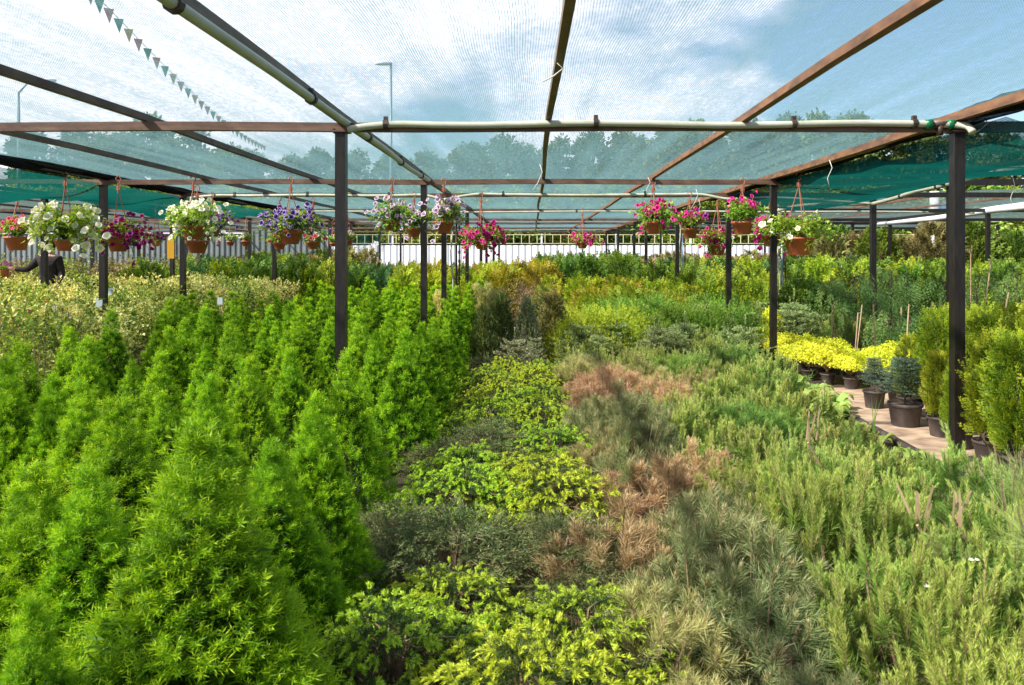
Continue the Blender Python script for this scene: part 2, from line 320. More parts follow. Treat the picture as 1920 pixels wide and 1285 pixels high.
    def mesh(s, name, mats, smooth=False):
        V = np.concatenate(s.V); T = np.concatenate(s.T); me = bpy.data.meshes.new(name)
        f3 = np.concatenate(s.F[3]) if s.F[3] else np.zeros((0, 3), int); f4 = np.concatenate(s.F[4]) if s.F[4] else np.zeros((0, 4), int)
        m3 = np.concatenate(s.FM[3]) if s.F[3] else np.zeros(0, int); m4 = np.concatenate(s.FM[4]) if s.F[4] else np.zeros(0, int)
        me.vertices.add(len(V)); me.vertices.foreach_set('co', V.astype(np.float32).ravel())
        me.loops.add(f3.size+f4.size); me.loops.foreach_set('vertex_index', np.concatenate([f3.ravel(), f4.ravel()]).astype(np.int32))
        me.polygons.add(len(f3)+len(f4))
        me.polygons.foreach_set('loop_start', np.concatenate([np.arange(len(f3))*3, f3.size+np.arange(len(f4))*4]).astype(np.int32))
        me.polygons.foreach_set('material_index', np.concatenate([m3, m4]).astype(np.int32))
        me.polygons.foreach_set('use_smooth', np.full(len(f3)+len(f4), smooth))
        me.update(calc_edges=True)
        a = me.attributes.new('tone', 'FLOAT', 'POINT'); a.data.foreach_set('value', T.astype(np.float32))
        for m in (mats if isinstance(mats, (list, tuple)) else [mats]): me.materials.append(m)
        return me
    def obj(s, name, mats, parent=None, smooth=False, **k): return link(name, s.mesh(name, mats, smooth), parent, **k)
def remat(o, m):  # give this copy its own foliage colour
    o.material_slots[0].link = 'OBJECT'; o.material_slots[0].material = m
def sph(rng, n, zlo=-1, zhi=1):
    z = rng.uniform(zlo, zhi, n); a = rng.uniform(0, 2*math.pi, n); r = np.sqrt(1-z*z)
    return np.stack([r*np.cos(a), r*np.sin(a), z], 1)
ORD = ['', 'first', 'second', 'third', 'fourth', 'fifth', 'sixth', 'seventh', 'eighth', 'ninth', 'tenth', 'eleventh', 'twelfth', 'thirteenth', 'fourteenth', 'fifteenth', 'sixteenth', 'seventeenth', 'eighteenth', 'nineteenth', 'twentieth'] + [f'{k}th' for k in range(21, 60)]

# ================================================================== SETTING
g = Geo(); g.add([(-300, -60, 0), (300, -60, 0), (300, 700, 0), (-300, 700, 0)], (0, 1, 2, 3)); tag(g.obj('ground', M_GROUND), kind='structure')
g = Geo()
pl = [(3.02, 3.0), (3.02, 5.0), (3.08, 6.3), (3.1, 7.3), (3.15, 8.2), (3.2, 8.9)]; prr = [(4.6, 3.0), (4.6, 5.0), (4.6, 6.3), (5.0, 7.3), (5.3, 8.2), (5.4, 8.9)]
V = [(x, y, .004) for x, y in pl]+[(x, y, .004) for x, y in prr]
g.add(V, [(i, i+6, i+7, i+1) for i in range(5)]); tag(g.obj('path', M_PATH), kind='structure')
g = Geo(); g.tube([(x-.03, y, .035) for x, y in pl], .03, seg=6)
tag(g.obj('path_edging', M_POT), 'dark plastic edging strip along the sandy path', 'edging')

# ---- posts, beams, pipes of the shade structure
XL = [-17.1, -12.6, -8.1, -5.8, -1.465, 3.26, 5.66, 10.25, 14.9]
YR = [5.73, 10.1, 12.4, 16.8, 21.4, 23.9, 28.4, 32.9]
TOP = 2.53
def post_label(i, j):
    xs = ['ninth', 'eighth', 'seventh', '', '', '', '', '', '']
    line = {3: 'line left of the dwarf conifers\' middle line', 4: 'line standing in the dwarf conifer bed', 5: 'line between the pines and the path', 6: 'line just right of the teal net',
            7: 'second line right of the path', 8: 'outermost line on the right', 2: 'line past the left teal net', 1: 'second line past the left teal net', 0: 'outermost line on the left'}[i]
    return f'black square steel post, {ORD[j+1]} back in the {line}'
post_me = None
for i, x in enumerate(XL):
    for j, y in enumerate(YR):
        if abs(x)/y > .80 or (i in (6, 7, 8) and j == 0): continue
        if post_me is None:
            g = Geo(); g.box((0, 0, TOP/2-.1), (.080, .080, TOP+.2)); post_me = g.mesh('post', M_STEEL)
            g = Geo(); g.box((0, 0, TOP+.004), (.13, .12, .012)); plate_me = g.mesh('head_plate', M_RUST)
            g = Geo()
            for a_ in range(14): g.box((-.04+.006*a_, -.046+.002*(a_ % 2), TOP-.004), (.009, .010, .010+.004*(a_ % 3)))
            g.tube([(-.052, -.025, TOP+.014), (-.052, -.025, TOP+.026)], .012, 0, 6); g.tube([(.052, -.025, TOP+.014), (.052, -.025, TOP+.026)], .012, 0, 6); weld_me = g.mesh('bolt', M_CLAMP)
        o = link('steel_post', post_me, loc=(x, y, 0), rz=random.uniform(-.02, .02))
        if y < 13: link('head_plate', plate_me, o)
        if y < 6: link('weld', weld_me, o)
        tag(o, post_label(i, j), 'post', 'black posts carrying the shade net')
        bpy_b = None
# front left post leans a hair like in the place
for j, y in enumerate(YR):
    g = Geo(); zc = TOP+.042
    segs = [(XL[0], XL[3], M_RUST, .06), (XL[3], XL[5]+.1, M_RUST, .066), (XL[5]+.1, XL[8], M_STEEL, .08)]
    for k, (x0, x1, m, th) in enumerate(segs):
        if j == 0 and k == 2: x1 = 5.9
        if j == 0 and k == 0: x0 = -8.4
        n = 14; xs = np.linspace(x0, x1, n); gg = Geo()
        zz = zc+.006*np.sin(xs*1.7+j)
        for a in range(n-1):
            pass
        # one continuous box section with a slight wave
        V = []
        for x, z in zip(xs, zz): V += [(x, y-.028, z-th/2), (x, y+.028, z-th/2), (x, y+.028, z+th/2), (x, y-.028, z+th/2)]
        F = [(4*a+q, 4*a+(q+1) % 4, 4*a+4+(q+1) % 4, 4*a+4+q) for a in range(n-1) for q in range(4)]+[(0, 1, 2, 3), (4*n-4, 4*n-1, 4*n-2, 4*n-3)]
        gg.add(V, F)
        where = ['over the left rows', 'over the conifers and pines', 'over the right rows'][k]
        tag(gg.obj('cross_beam', m), f'{"rusty brown" if k < 2 else "black"} cross beam {where}, {ORD[j+1]} from the front', 'beam', 'cross beams of the shade frame')
def longbeam(x, y0, y1, z, wd, th, m, label, bow=0.0, name='long_beam'):
    n = 22; ys = np.linspace(y0, y1, n); V = []; g = Geo()
    for y in ys:
        xx = x+bow*math.sin(y*.7+x); zz = z+.008*math.sin(y*1.3+x*2)
        V += [(xx-wd/2, y, zz-th/2), (xx+wd/2, y, zz-th/2), (xx+wd/2, y, zz+th/2), (xx-wd/2, y, zz+th/2)]
    F = [(4*a+q, 4*a+(q+1) % 4, 4*a+4+(q+1) % 4, 4*a+4+q) for a in range(n-1) for q in range(4)]+[(0, 1, 2, 3), (4*n-4, 4*n-1, 4*n-2, 4*n-3)]
    g.add(V, F); return tag(g.obj(name, m), label, 'beam', 'long beams of the shade frame')
ZB = TOP+.105
longbeam(-1.465, -1, 34, ZB+.012, .065, .065, M_OLIVE, 'thick weathered brown long beam with pale pipe alongside')
longbeam(.14, -1, 34, ZB, .045, .05, M_OLIVE, 'thin dark brown long beam nearest the middle of the net', .018)
longbeam(1.62, -1, 34, ZB, .055, .05, M_RUSTO, 'thin sunlit brown long beam right of the middle one', .008)
longbeam(3.26, -1, 34, ZB, .11, .065, M_RUSTO, 'orange brown long beam wrapped with black net at the pines\' edge', .0)
longbeam(-2.98, -1, 34, ZB, .05, .05, M_RUST, 'brown long beam first left of the thick piped one', .01)
longbeam(-4.45, -1, 34, ZB, .05, .05, M_RUST, 'brown long beam second left of the thick piped one', .01)
longbeam(-5.8, 2, 34, ZB-.01, .08, .07, M_STEEL, 'dark long beam at the left edge of the pale net')
longbeam(5.66, 4.5, 34, ZB-.02, .06, .06, M_STEEL, 'dark long beam on the far side of the teal net')
longbeam(10.25, 12.4, 34, ZB-.04, .06, .06, M_STEEL, 'dark long beam under the white film on the right')
longbeam(-8.1, 9, 34, ZB-.03, .06, .06, M_STEEL, 'dark long beam beyond the left teal net')
longbeam(-12.6, 14, 34, ZB-.03, .06, .06, M_STEEL, 'dark long beam farthest out on the left')
for k, x in enumerate((7.2, 8.7, -9.6, -11.1)):
    longbeam(x, 12.4, 34, ZB+.0, .045, .045, M_RUST, ['thin brown long beam just right of the teal net rows', 'thin brown long beam midway over the right rows', 'thin brown long beam first over the left rows', 'thin brown long beam second over the left rows'][k])

def clamp_geo(g, p, axis, r=.034):
    a = np.array(axis, float); p = np.array(p); g.tube([p-a*.018, p+a*.018], r, 0, 10); g.box(p+np.array((0, 0, r+.008)), (.03, .03, .03))
def pipe(pts, label, clamps=(), r=.024, name='irrigation_pipe', mat=None):
    t = empty(name, pts[0]); tag(t, label, 'pipe', 'pale irrigation pipes'); o = Vector(pts[0])
    P = [Vector(p)-o for p in pts]
    # smooth the path
    Q = []
    for i in range(len(P)-1):
        p0, p1, p2, p3 = P[max(i-1, 0)], P[i], P[i+1], P[min(i+2, len(P)-1)]
        for k in range(6):
            s = k/6; Q.append(.5*((2*p1)+(p2-p0)*s+(2*p0-5*p1+4*p2-p3)*s*s+(3*p1-p0-3*p2+p3)*s**3))
    Q.append(P[-1]); g = Geo(); g.tube(Q, r, 0, 10); g.obj('pipe_run', mat or M_PIPE, t, smooth=True)
    for c in clamps:
        i = min(range(len(Q)), key=lambda q: abs((Q[q].x if abs(P[-1].x) > abs(P[-1].y) else Q[q].y)-(c-(o.x if abs(P[-1].x) > abs(P[-1].y) else o.y))))
        i = max(1, min(len(Q)-2, i)); ax = (Q[i+1]-Q[i-1]).normalized(); g = Geo(); clamp_geo(g, Q[i], ax, r*1.45); g.obj('clamp', M_CLAMP, t)
    return t
random.seed(3)
zp = TOP+.02
pts = [(x, 5.73-.052, zp+.035+.008*math.sin(x*3.1)) for x in np.linspace(-1.02, 3.17, 14)]
t = pipe([(-1.40, 5.66, zp-.01), (-1.27, 5.67, zp+.015)]+pts+[(3.27, 5.62, zp+.01), (3.275, 5.55, zp-.045)], 'white pipe along the front cross beam over the pines', [-1.12, .48, 1.98, 2.93], .026)
for dx in (0, .17):
    g = Geo(); g.tube([(0, 0, 0), (.05, 0, 0)], .036, 0, 12); f = g.obj('green_fitting', M_GRNP, t, True); f.location = Vector((2.99+dx, 5.68, zp+.035))-Vector((-1.40, 5.66, zp-.01))
g = Geo(); g.tube([(0, 0, 0), (.12, 0, 0)], .025, 0, 12); g.tube([(.06, 0, 0), (.06, 0, -.085)], .022, 0, 12)
f = g.obj('tee', M_CLAMP, t, True); f.location = Vector((3.04, 5.68, zp+.035))-Vector((-1.40, 5.66, zp-.01))
pipe([(-1.405+.01*math.sin(y*2), y, TOP+.058+.008*math.sin(y*1.3)) for y in np.linspace(1.5, 10.1, 16)], 'pale greenish pipe along the thick weathered long beam', [2.92, 4.76, 6.35, 8.0, 9.4], .028)
pipe([(-5.7, 12.34, zp-.03)]+[(x, 12.33, zp+.012+.006*math.sin(x*3)) for x in np.linspace(-5.2, -1.8, 9)]+[(-1.47, 12.32, zp-.06)], 'white pipe on the third cross beam over the conifers', [-4.9, -3.7, -2.4], .024)
pipe([(-1.47, 12.32, zp-.06)]+[(x, 12.33, zp+.022-.006*math.sin(x*2)) for x in np.linspace(-.95, 2.8, 9)]+[(3.26, 12.32, zp-.05), (4.0, 12.3, zp-.03), (4.9, 12.3, zp-.08), (5.6, 12.3, zp-.13)], 'white pipe on the third cross beam over the pines', [-.5, 1.9, 4.0], .024)
pipe([(5.6, 12.3, zp-.13), (5.62, 11.6, zp-.09), (5.6, 10.9, zp-.04), (5.6, 10.2, zp-.02), (5.6, 9.4, zp+.02), (5.6, 8.6, zp+.04), (5.6, 7.8, zp+.03)], 'white pipe climbing along the dark beam beside the teal net', [11.4, 10.3, 9.0], .03)
pipe([(4.2, 12.9, zp-.22), (4.5, 12.7, zp-.14), (4.9, 12.5, zp-.12), (5.55, 12.36, zp-.13)], 'short white pipe bending down beside the teal net', [], .028)
pipe([(-8.6, 12.3, zp-.02)]+[(x, 12.3, zp+.01*math.sin(x)) for x in np.linspace(-9.0, -12.4, 6)], 'white pipe on the cross beam over the left rows', [-10.2], .024)
pipe([(x, 16.74, zp-.01+.01*math.sin(x)) for x in np.linspace(-5.6, 3.1, 12)], 'thin white pipe on the fourth cross beam', [-3.7, 1.0], .02)
pipe([(x, 15.9+.1*x, zp-.02+.01*math.sin(x)) for x in np.linspace(3.3, 10.0, 12)], 'thin white pipe slanting over the right rows', [5.0, 7.6], .02)
g = Geo(); g.tube([(10.25, 14.0, TOP+.08), (10.25, 16.5, TOP+.05), (10.25, 19, TOP-.03), (10.2, 22, TOP-.06)], [.09, .08, .07, .05], 0, 10)
tag(g.obj('rolled_film', M_FENCE, smooth=True), 'rolled white film lying along the right dark beam', 'film roll')
# upright irrigation stands
def stand(x, y, h, label, thick=.022, m=M_GALV):
    t = empty('standpipe', (x, y, 0)); tag(t, label, 'standpipe', 'irrigation standpipes')
    g = Geo(); g.tube([(0, 0, 0), (0, 0, h)], thick, 0, 8); g.obj('pole', m, t, True)
    g = Geo(); g.tube([(-.07+.02*math.sin(k), -.03, .8+k*.17) for k in range(11)], .014, 0, 6); g.obj('hose', M_PIPE, t, True)
    g = Geo(); g.tube([(.05, -.03, 1.0+k*.15) for k in range(11)], .013, 0, 6)
    for k in range(10): g.tube([(.05, -.03, 1.0+k*.15), (.05, -.03, 1.05+k*.15)], .02, 0, 6)
    g.obj('black_hose', M_CLAMP, t)
stand(4.55, 13.6, 2.3, 'blue grey standpipe with hoses below the white basket on the right')
stand(-1.28, 12.6, 2.45, 'standpipe with black hose behind the lilac petunia basket', .018, M_CLAMP)
stand(3.5, 17.4, 2.4, 'grey standpipe below the two magenta baskets on the right', .02)

# ---- nets
def net(name, X, Y, zf, m, label, group=None, nx=24, ny=40, drop=None):
    xs = np.linspace(X[0], X[1], nx); ys = np.linspace(Y[0], Y[1], ny); V = [(x, y, zf(x, y)) for y in ys for x in xs]
    F = [(j*nx+i, j*nx+i+1, (j+1)*nx+i+1, (j+1)*nx+i) for j in range(ny-1) for i in range(nx-1) if not (drop and drop(xs[i], ys[j]))]
    g = Geo(); g.add(V, F); o = g.obj(name, m, smooth=True); tag(o, label, 'shade net', group); return o
ZN = ZB+.045
net('shade_net', (-5.85, 3.3), (-1.5, 34), lambda x, y: ZN+.004-.03*abs(math.sin((x+1.465)*math.pi/1.53))*abs(math.sin(y*.72))+.008*math.sin(x*2.1+y)*math.sin(y*.7), M_NET, 'large pale green shade net stretched over conifers and pines', 'nets', 40, 90)
def gapz(x0, x1, sag, seed):
    return lambda x, y: TOP+.03-.0-sag*(math.sin(math.pi*(x-x0)/(x1-x0))**.8)*(.75+.35*math.sin(y*1.1+seed))+.03*math.sin(y*4.3+x*5+seed)*math.sin(math.pi*(x-x0)/(x1-x0))
net('sagging_net', (3.30, 5.62), (5.2, 13.0), gapz(3.29, 5.63, .20, 1), M_NETG, 'sagging teal net between the pines and the right rows', 'nets', 30, 80,
    drop=lambda x, y: x < 3.42 and 6.7 < y < 7.2)
net('sagging_net', (-8.06, -5.84), (5.2, 17.5), gapz(-8.07, -5.83, .26, 4), M_NETG, 'sagging teal net over the gap left of the conifers', 'nets', 30, 90)
net('shade_net', (5.7, 15), (12.5, 34), lambda x, y: ZN-.02+.03*math.sin(x*1.7+y), M_NETD, 'grey shade net over the rows on the right', 'nets', 30, 60)
net('shade_net', (-17.2, -8.15), (12.5, 34), lambda x, y: ZN-.02+.03*math.sin(x*1.7+y), M_NETD, 'grey shade net over the rows on the left', 'nets', 30, 60)
# net edges bundled round the beams
def bundle(x, y0, y1, z, label, seed, r=.05):
    rg = np.random.default_rng(seed); n = 70; ys = np.linspace(y0, y1, n); g = Geo()
    for s in range(3):
        ph = rg.uniform(0, 6); g.tube([(x+.05*math.sin(y*1.1+ph+s*2)+rg.normal(0, .004), y, z+.03*math.cos(y*1.1+ph+s*2)+rg.normal(0, .004)) for y in ys],
                                      r*.55*(.8+.5*np.abs(np.sin(ys*1.9+ph))), 0, 7)
    tag(g.obj('net_bundle', M_BLACKN, smooth=True), label, 'net bundle', 'bundled net edges')
bundle(3.34, 3.2, 14, ZB+.01, 'black bundled net edge twisted round the orange beam', 5, .07)
bundle(-5.78, 4.0, 17, ZB-.0, 'black bundled net edge along the left dark beam', 6, .07)
bundle(5.62, 7, 14, ZB-.0, 'black bundled net edge on the far side of the teal net', 8, .05)
# loose tie strings
for k, (px, py, Y, ln) in enumerate([(1215, 330, 10.0, .22), (1045, 118, 3.9, .1), (1555, 300, 7.9, .28), (1305, 355, 11.5, .3), (1898, 330, 9, .38), (1845, 175, 5.6, .12), (1310, 372, 14, .4), (1012, 300, 8.5, .3)]):
    p = at(px, py, Y); g = Geo(); g.tube([(0, 0, 0), (.03, 0, -ln*.3), (-.02, .0, -ln*.7), (-.08*(k % 2), 0, -ln)], .004, 0, 5)
    o = g.obj('tie_string', M_HAND, smooth=True); o.location = (p.x, p.y, min(p.z, TOP+.09)); tag(o, ['white tie string knotted below the middle long beam', 'thin tie on the near end of the middle long beam', 'white tie string below the torn edge of teal net', 'pale tie string on the sunlit brown long beam', 'white tie string hanging at the right frame edge', 'short tie by the corner of the front right post', 'pale tie string over the far junipers', 'tie string curling below the second cross beam'][k], 'string', 'net ties')

# ---- fence, sheets
def corrugated(x0, x1, y, h, pitch, m, name, label, cat, rz=0):
    t = empty(name, ((x0+x1)/2, y, 0)); tag(t, label, cat); W = (x1-x0); n = int(W/pitch)*4+1; xs = np.linspace(-W/2, W/2, n)
    dz = np.array([0, 0, .035, .035]); V = []; 
    for i, x in enumerate(xs): V += [(x, dz[i % 4], 0.0), (x, dz[i % 4], h)]
    g = Geo(); g.add(V, [(2*i, 2*i+2, 2*i+3, 2*i+1) for i in range(n-1)]); g.obj('sheet', m, t)
    return t, W
t, W = corrugated(-11.5, 22.5, 40, 2.05, .34, M_FENCE, 'metal_fence', 'white corrugated metal fence closing the nursery at the back', 'fence')
g = Geo()
for z in (2.15, 2.62): g.box((0, .05, z), (W, .03, .03))
for x in np.arange(-W/2, W/2, .42): g.box((x, .05, 2.38), (.03, .03, .44))
g.obj('railing', M_RAIL, t)
for x in np.arange(-W/2, W/2+.1, 4): g = Geo(); g.box((x, .12, 1.33), (.09, .09, 2.66)); g.obj('fence_post', M_FENCE, t)
t, W = corrugated(-24, -12.2, 33.5, 2.5, .24, M_GREYSH, 'sheet_wall', 'grey green corrugated sheet wall behind the left rows', 'wall')
g = Geo(); g.box((0, .0, 2.53), (W, .08, .08)); g.obj('top_rail', M_FENCE, t)
t, W = corrugated(-12.1, -8.8, 32.2, 2.6, .24, M_GREYSH, 'sheet_wall', 'pale grey sheet wall between left rows and white fence', 'wall')
net_o = net('hanging_net', (-7.4, -6.9), (30, 32), lambda x, y: 2.4-(y-30)*.2, M_NETG, 'x', 'nets', 6, 6); bpy.data.objects.remove(net_o)
g = Geo(); V = []; nx = 16
for j in range(12):
    for i in range(nx):
        V.append((-.9+1.8*i/(nx-1)*(1-.35*j/11), .12*math.sin(i*1.3)*(.4+j*.08), 2.4-j*.19))
g.add(V, [(j*nx+i, j*nx+i+1, (j+1)*nx+i+1, (j+1)*nx+i) for j in range(11) for i in range(nx-1)])
o = g.obj('hanging_net', M_NETG, smooth=True, loc=(-6.6, 29.5, 0)); tag(o, 'dark teal net hung down beside the pale sheet wall', 'hanging net')
o = link('hanging_net', o.data, loc=(11.0, 30.5, .1)); tag(o, 'teal net hung down at the right end of the white fence', 'hanging net')

# ================================================================== PLANT MESHES
def conica(seed, h=1.05, Rb=.41, ncl=240, per=9, n=20, nl=.019, w=.004, inner=420):
    rg = np.random.default_rng(seed); g = Geo()
    u = np.clip((np.arange(ncl)+.5)/ncl, .004, 1)**.60; th = np.arange(ncl)*2.39996+rg.normal(0, .25, ncl)
    ph = rg.uniform(0, 6, 4)
    def rad(u, th): return Rb*(u**1.0)*(1-.15*np.maximum(u-.82, 0)/.18)*(1+.07*np.sin(3*th+ph[0]+u*6)+.07*np.sin(6*th+ph[1]-u*11))
    big = np.where(rg.random(ncl) < .22, rg.uniform(.01, .035, ncl), 0)      # tufts that stand proud of the cone
    r = rad(u, th)*(1+rg.normal(0, .04, ncl)); z = h*(1-u)*.96+rg.normal(0, .012, ncl)+.02
    out = np.stack([np.cos(th), np.sin(th), np.zeros(ncl)], 1); C = np.stack([r*out[:, 0], r*out[:, 1], z], 1)
    ax = nrm(out*(.25+.5*u[:, None])+np.array([0, 0, 1.])*(1.0-.1*u[:, None]))
    C = C-ax*(np.minimum(.055, r*.6)-big)[:, None]
    sp = nrm(ax[:, None]+rg.normal(0, .34, (ncl, per, 3))); B = C[:, None]+sp*rg.uniform(.0, .02, (ncl, per, 1))
    Ls = rg.uniform(.030, .062, (ncl, per)); cb = rg.uniform(-.12, .14, (ncl, 1))+(big[:, None] > 0)*.12
    g.needles(rg, B.reshape(-1, 3), sp.reshape(-1, 3), Ls.reshape(-1), n, nl, 1.1, w, (.24+cb+0*Ls).reshape(-1), (.72+cb+0*Ls).reshape(-1), tj=.12, cone=.35)
    k = 9; D = nrm(np.array([0, 0, 1.])+rg.normal(0, .25, (k, 3))); g.needles(rg, np.repeat([[0, 0, h-.09]], k, 0), D, rg.uniform(.05, .11, k), n, nl, .9, w, .4, .95)
    u = rg.uniform(.12, 1, inner)**.7; th = rg.uniform(0, 6.28, inner); r = rad(u, th)*.78; B = np.stack([r*np.cos(th)*.35, r*np.sin(th)*.35, h*(1-u)*.93], 1)
    D = np.stack([np.cos(th), np.sin(th), .5+0*th], 1); g.needles(rg, B, D, r*.75+.01, 16, .035, 1.0, .010, 0, .2, tj=.06)
    return g
def stem_geo(h, r=.012, m=0):
    g = Geo(); g.tube([(0, 0, 0), (.004, 0, h*.5), (0, .003, h)], [r, r*.8, r*.3], m, 6); return g
def tree_thing(kind, fol, stem, loc, rz, sc, label, cat, group, fname='foliage', sname='stem'):
    t = empty(kind, loc, rz); t.scale = (sc, sc, sc) if not isinstance(sc, tuple) else sc; tag(t, label, cat, group)
    link(fname, fol, t); 
    if stem: link(sname, stem, t)
    return t

CON_N = [conica(s, 1.05, .35, 560, 9, 22, .018, .0023).mesh('foliage', M_CONICA) for s in (1, 2, 3, 4)]
CON_M = [conica(s, 1.05, .33, 380, 7, 15, .020, .0038, 300).mesh('foliage', M_CONICA) for s in (11, 12, 13, 14)]
CON_F = [conica(s, 1.05, .32, 160, 6, 12, .028, .0075, 200).mesh('foliage', M_CONICA) for s in (21, 22, 23)]
STEM = stem_geo(.6).mesh('stem', M_BARK)
rg = np.random.default_rng(99)
near = [  # top pixel x,y and height
 (372, 762, 1.17), (62, 842, .98), (168, 858, .96), (222, 728, 1.04), (508, 808, .94), (592, 716, 1.04), (392, 690, 1.02), (650, 640, 1.08), (12, 655, 1.08),
 (470, 655, 1.0), (300, 640, 1.04), (130, 602, 1.08), (100, 690, .98), (545, 640, 1.0), (760, 600, 1.10), (705, 610, 1.0), (430, 600, 1.08), (60, 1090, .80), (-60, 760, 1.0), (318, 552, 1.10), (208, 570, 1.08)]
pos = []; cnt = 0
conl = ['tallest foreground dwarf conifer with feathery tips, right of bottom left corner', 'dwarf conifer at the lower left, left one of a close pair of tops', 'dwarf conifer at the lower left, right one of a close pair of tops',
 'broad dwarf conifer behind the close pair at lower left', 'dwarf conifer right of the tallest foreground one', 'sharp tipped dwarf conifer leaning over the foreground right one', 'dwarf conifer directly behind the tallest foreground one',
 'large dwarf conifer in front of the nearest left post', 'dwarf conifer cut by the left frame edge at mid height', 'dwarf conifer in the gap left of the nearest post', 'dwarf conifer behind the broad one at the left',
 'dwarf conifer standing out against pale shrubs at far left', 'low dwarf conifer between frame edge and broad one', 'slim dwarf conifer just left of the nearest post foot', 'dwarf conifer bulging over the spreading spruces right of post', 'dwarf conifer immediately right of the nearest post foot',
 'dwarf conifer with double tip, left of the nearest post', 'small dwarf conifer at the bottom left corner', 'dwarf conifer cut off by the left frame edge, close',
 'single dwarf conifer peak before the cream shrubs', 'pointed dwarf conifer left of the single peak before cream shrubs']
for k, (px, py, h) in enumerate(near):
    Y = (EYE-h)*FPX/(py-VY); x = (px-VX)*Y/FPX; pos.append((x, Y)); sc = h/1.10
    me = (CON_N if Y < 4.3 else CON_M)[k % 4]; fat = 1.35 if k == 0 else 1.25 if k in (1, 2, 3, 4) else 1.0
    tree_thing('dwarf_conifer', me, STEM, (x, Y, 0), rg.uniform(0, 6.28), (sc*rg.uniform(.95, 1.05)*fat, sc*rg.uniform(.95, 1.05)*fat, sc), conl[k], 'conifer', 'dwarf conifers in the left bed'); cnt += 1
step = .58
for i in range(13):
    jj = 0
    for j in range(40):
        y = 3.0+j*.60+(i % 2)*.30; x = -1.0-i*step-.02*max(0, y-6)
        x += rg.normal(0, .06); y += rg.normal(0, .06)
        if y > 17 or (x > -1.3 and y < 3.4) or x < -3.3-.26*(y-4) or (x < -4.6 and y > 10.5+(x+6)*1.5) or x/y < -.80: continue
        if min(math.hypot(x-a, y-b) for a, b in pos) < (.45 if y < 8 else .42): continue
        if any(math.hypot(x-a, y-b) < .16 for a in XL for b in YR) or cnt >= 288: continue
        pos.append((x, y)); jj += 1; cnt += 1
        h = rg.uniform(.80, 1.10); far = y > 9
        o = tree_thing('dwarf_conifer', (CON_N if y < 4.2 else CON_F if far else CON_M)[rg.integers(0, 3)], None if far else STEM, (x, y, 0), rg.uniform(0, 6.28), (h/.98, h/.98, h/1.06),
                   f'bright green dwarf conifer, {ORD[jj]} back in the {ORD[i+1]} row from the spreading spruces', 'conifer', 'dwarf conifers in the left bed')
print('conifers', cnt)

# ---- mountain pines
def mugo(seed, nb=34, rad=.28, h=.36, cand=(3, 6), candL=(.05, .11), nn=34, nl=.058, w=.003, cn=26, spread=1.0, cnl=.018, tone_c=(.6, .95)):
    rg = np.random.default_rng(seed); g = Geo()
    th = np.arange(nb)*2.39996+rg.normal(0, .3, nb); q = np.sqrt((np.arange(nb)+.5)/nb); rr = rad*q*spread*rg.uniform(.8, 1.2, nb)
    z1 = h*(1.0-.40*q**2)*rg.uniform(.72, 1.12, nb)-.02; tall = rg.random(nb) < .1; z1 += tall*rg.uniform(.03, .10, nb)
    T = np.stack([rr*np.cos(th), rr*np.sin(th), z1], 1)             # branch ends
    Bs = np.stack([rr*.18*np.cos(th), rr*.18*np.sin(th), .05+0*rr], 1); Md = Bs*.45+T*.55; Md[:, 2] -= .04
    g.sticks(Bs, Md, .006, .005, 1); g.sticks(Md, T, .0045, .0035, 1)
    D = nrm(T-Md)*.7+np.array([0, 0, .45]); D = nrm(D+rg.normal(0, .2, D.shape)); Ls = rg.uniform(.11, .18, nb); bt = rg.normal(0, .10, nb)
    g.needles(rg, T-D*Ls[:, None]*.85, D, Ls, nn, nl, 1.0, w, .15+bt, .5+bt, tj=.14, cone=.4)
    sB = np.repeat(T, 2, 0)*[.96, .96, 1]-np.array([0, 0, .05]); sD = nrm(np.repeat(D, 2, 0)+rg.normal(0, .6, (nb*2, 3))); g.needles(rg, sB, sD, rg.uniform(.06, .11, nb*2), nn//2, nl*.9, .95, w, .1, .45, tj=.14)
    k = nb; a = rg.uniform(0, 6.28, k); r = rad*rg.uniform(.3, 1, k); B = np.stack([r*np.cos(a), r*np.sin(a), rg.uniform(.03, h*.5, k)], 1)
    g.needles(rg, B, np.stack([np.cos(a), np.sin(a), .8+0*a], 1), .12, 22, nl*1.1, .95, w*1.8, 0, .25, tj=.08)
    cc = rg.integers(cand[0], cand[1], nb); idx = np.repeat(np.arange(nb), cc); m = len(idx)
    cD = nrm(D[idx]*.5+np.array([0, 0, .9])+rg.normal(0, .24, (m, 3))); cL = rg.uniform(*candL, m)*(1+.5*tall[idx]); cB = T[idx]+rg.normal(0, .006, (m, 3))
    g.sticks(cB, cB+cD*cL[:, None]*.9, .003, .002, 1)
    g.needles(rg, cB, cD, cL, cn, cnl, .72, w, tone_c[0], tone_c[1], tj=.16, cone=.4)
    return g
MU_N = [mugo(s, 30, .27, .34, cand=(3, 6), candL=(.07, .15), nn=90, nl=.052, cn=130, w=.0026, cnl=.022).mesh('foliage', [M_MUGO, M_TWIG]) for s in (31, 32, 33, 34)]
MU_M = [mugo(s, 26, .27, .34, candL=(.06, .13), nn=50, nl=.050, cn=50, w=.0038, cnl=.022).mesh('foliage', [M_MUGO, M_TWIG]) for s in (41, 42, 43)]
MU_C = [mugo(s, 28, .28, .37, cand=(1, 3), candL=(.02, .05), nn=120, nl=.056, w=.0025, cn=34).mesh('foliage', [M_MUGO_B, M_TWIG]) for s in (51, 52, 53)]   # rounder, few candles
rg = np.random.default_rng(5); cnt = {}
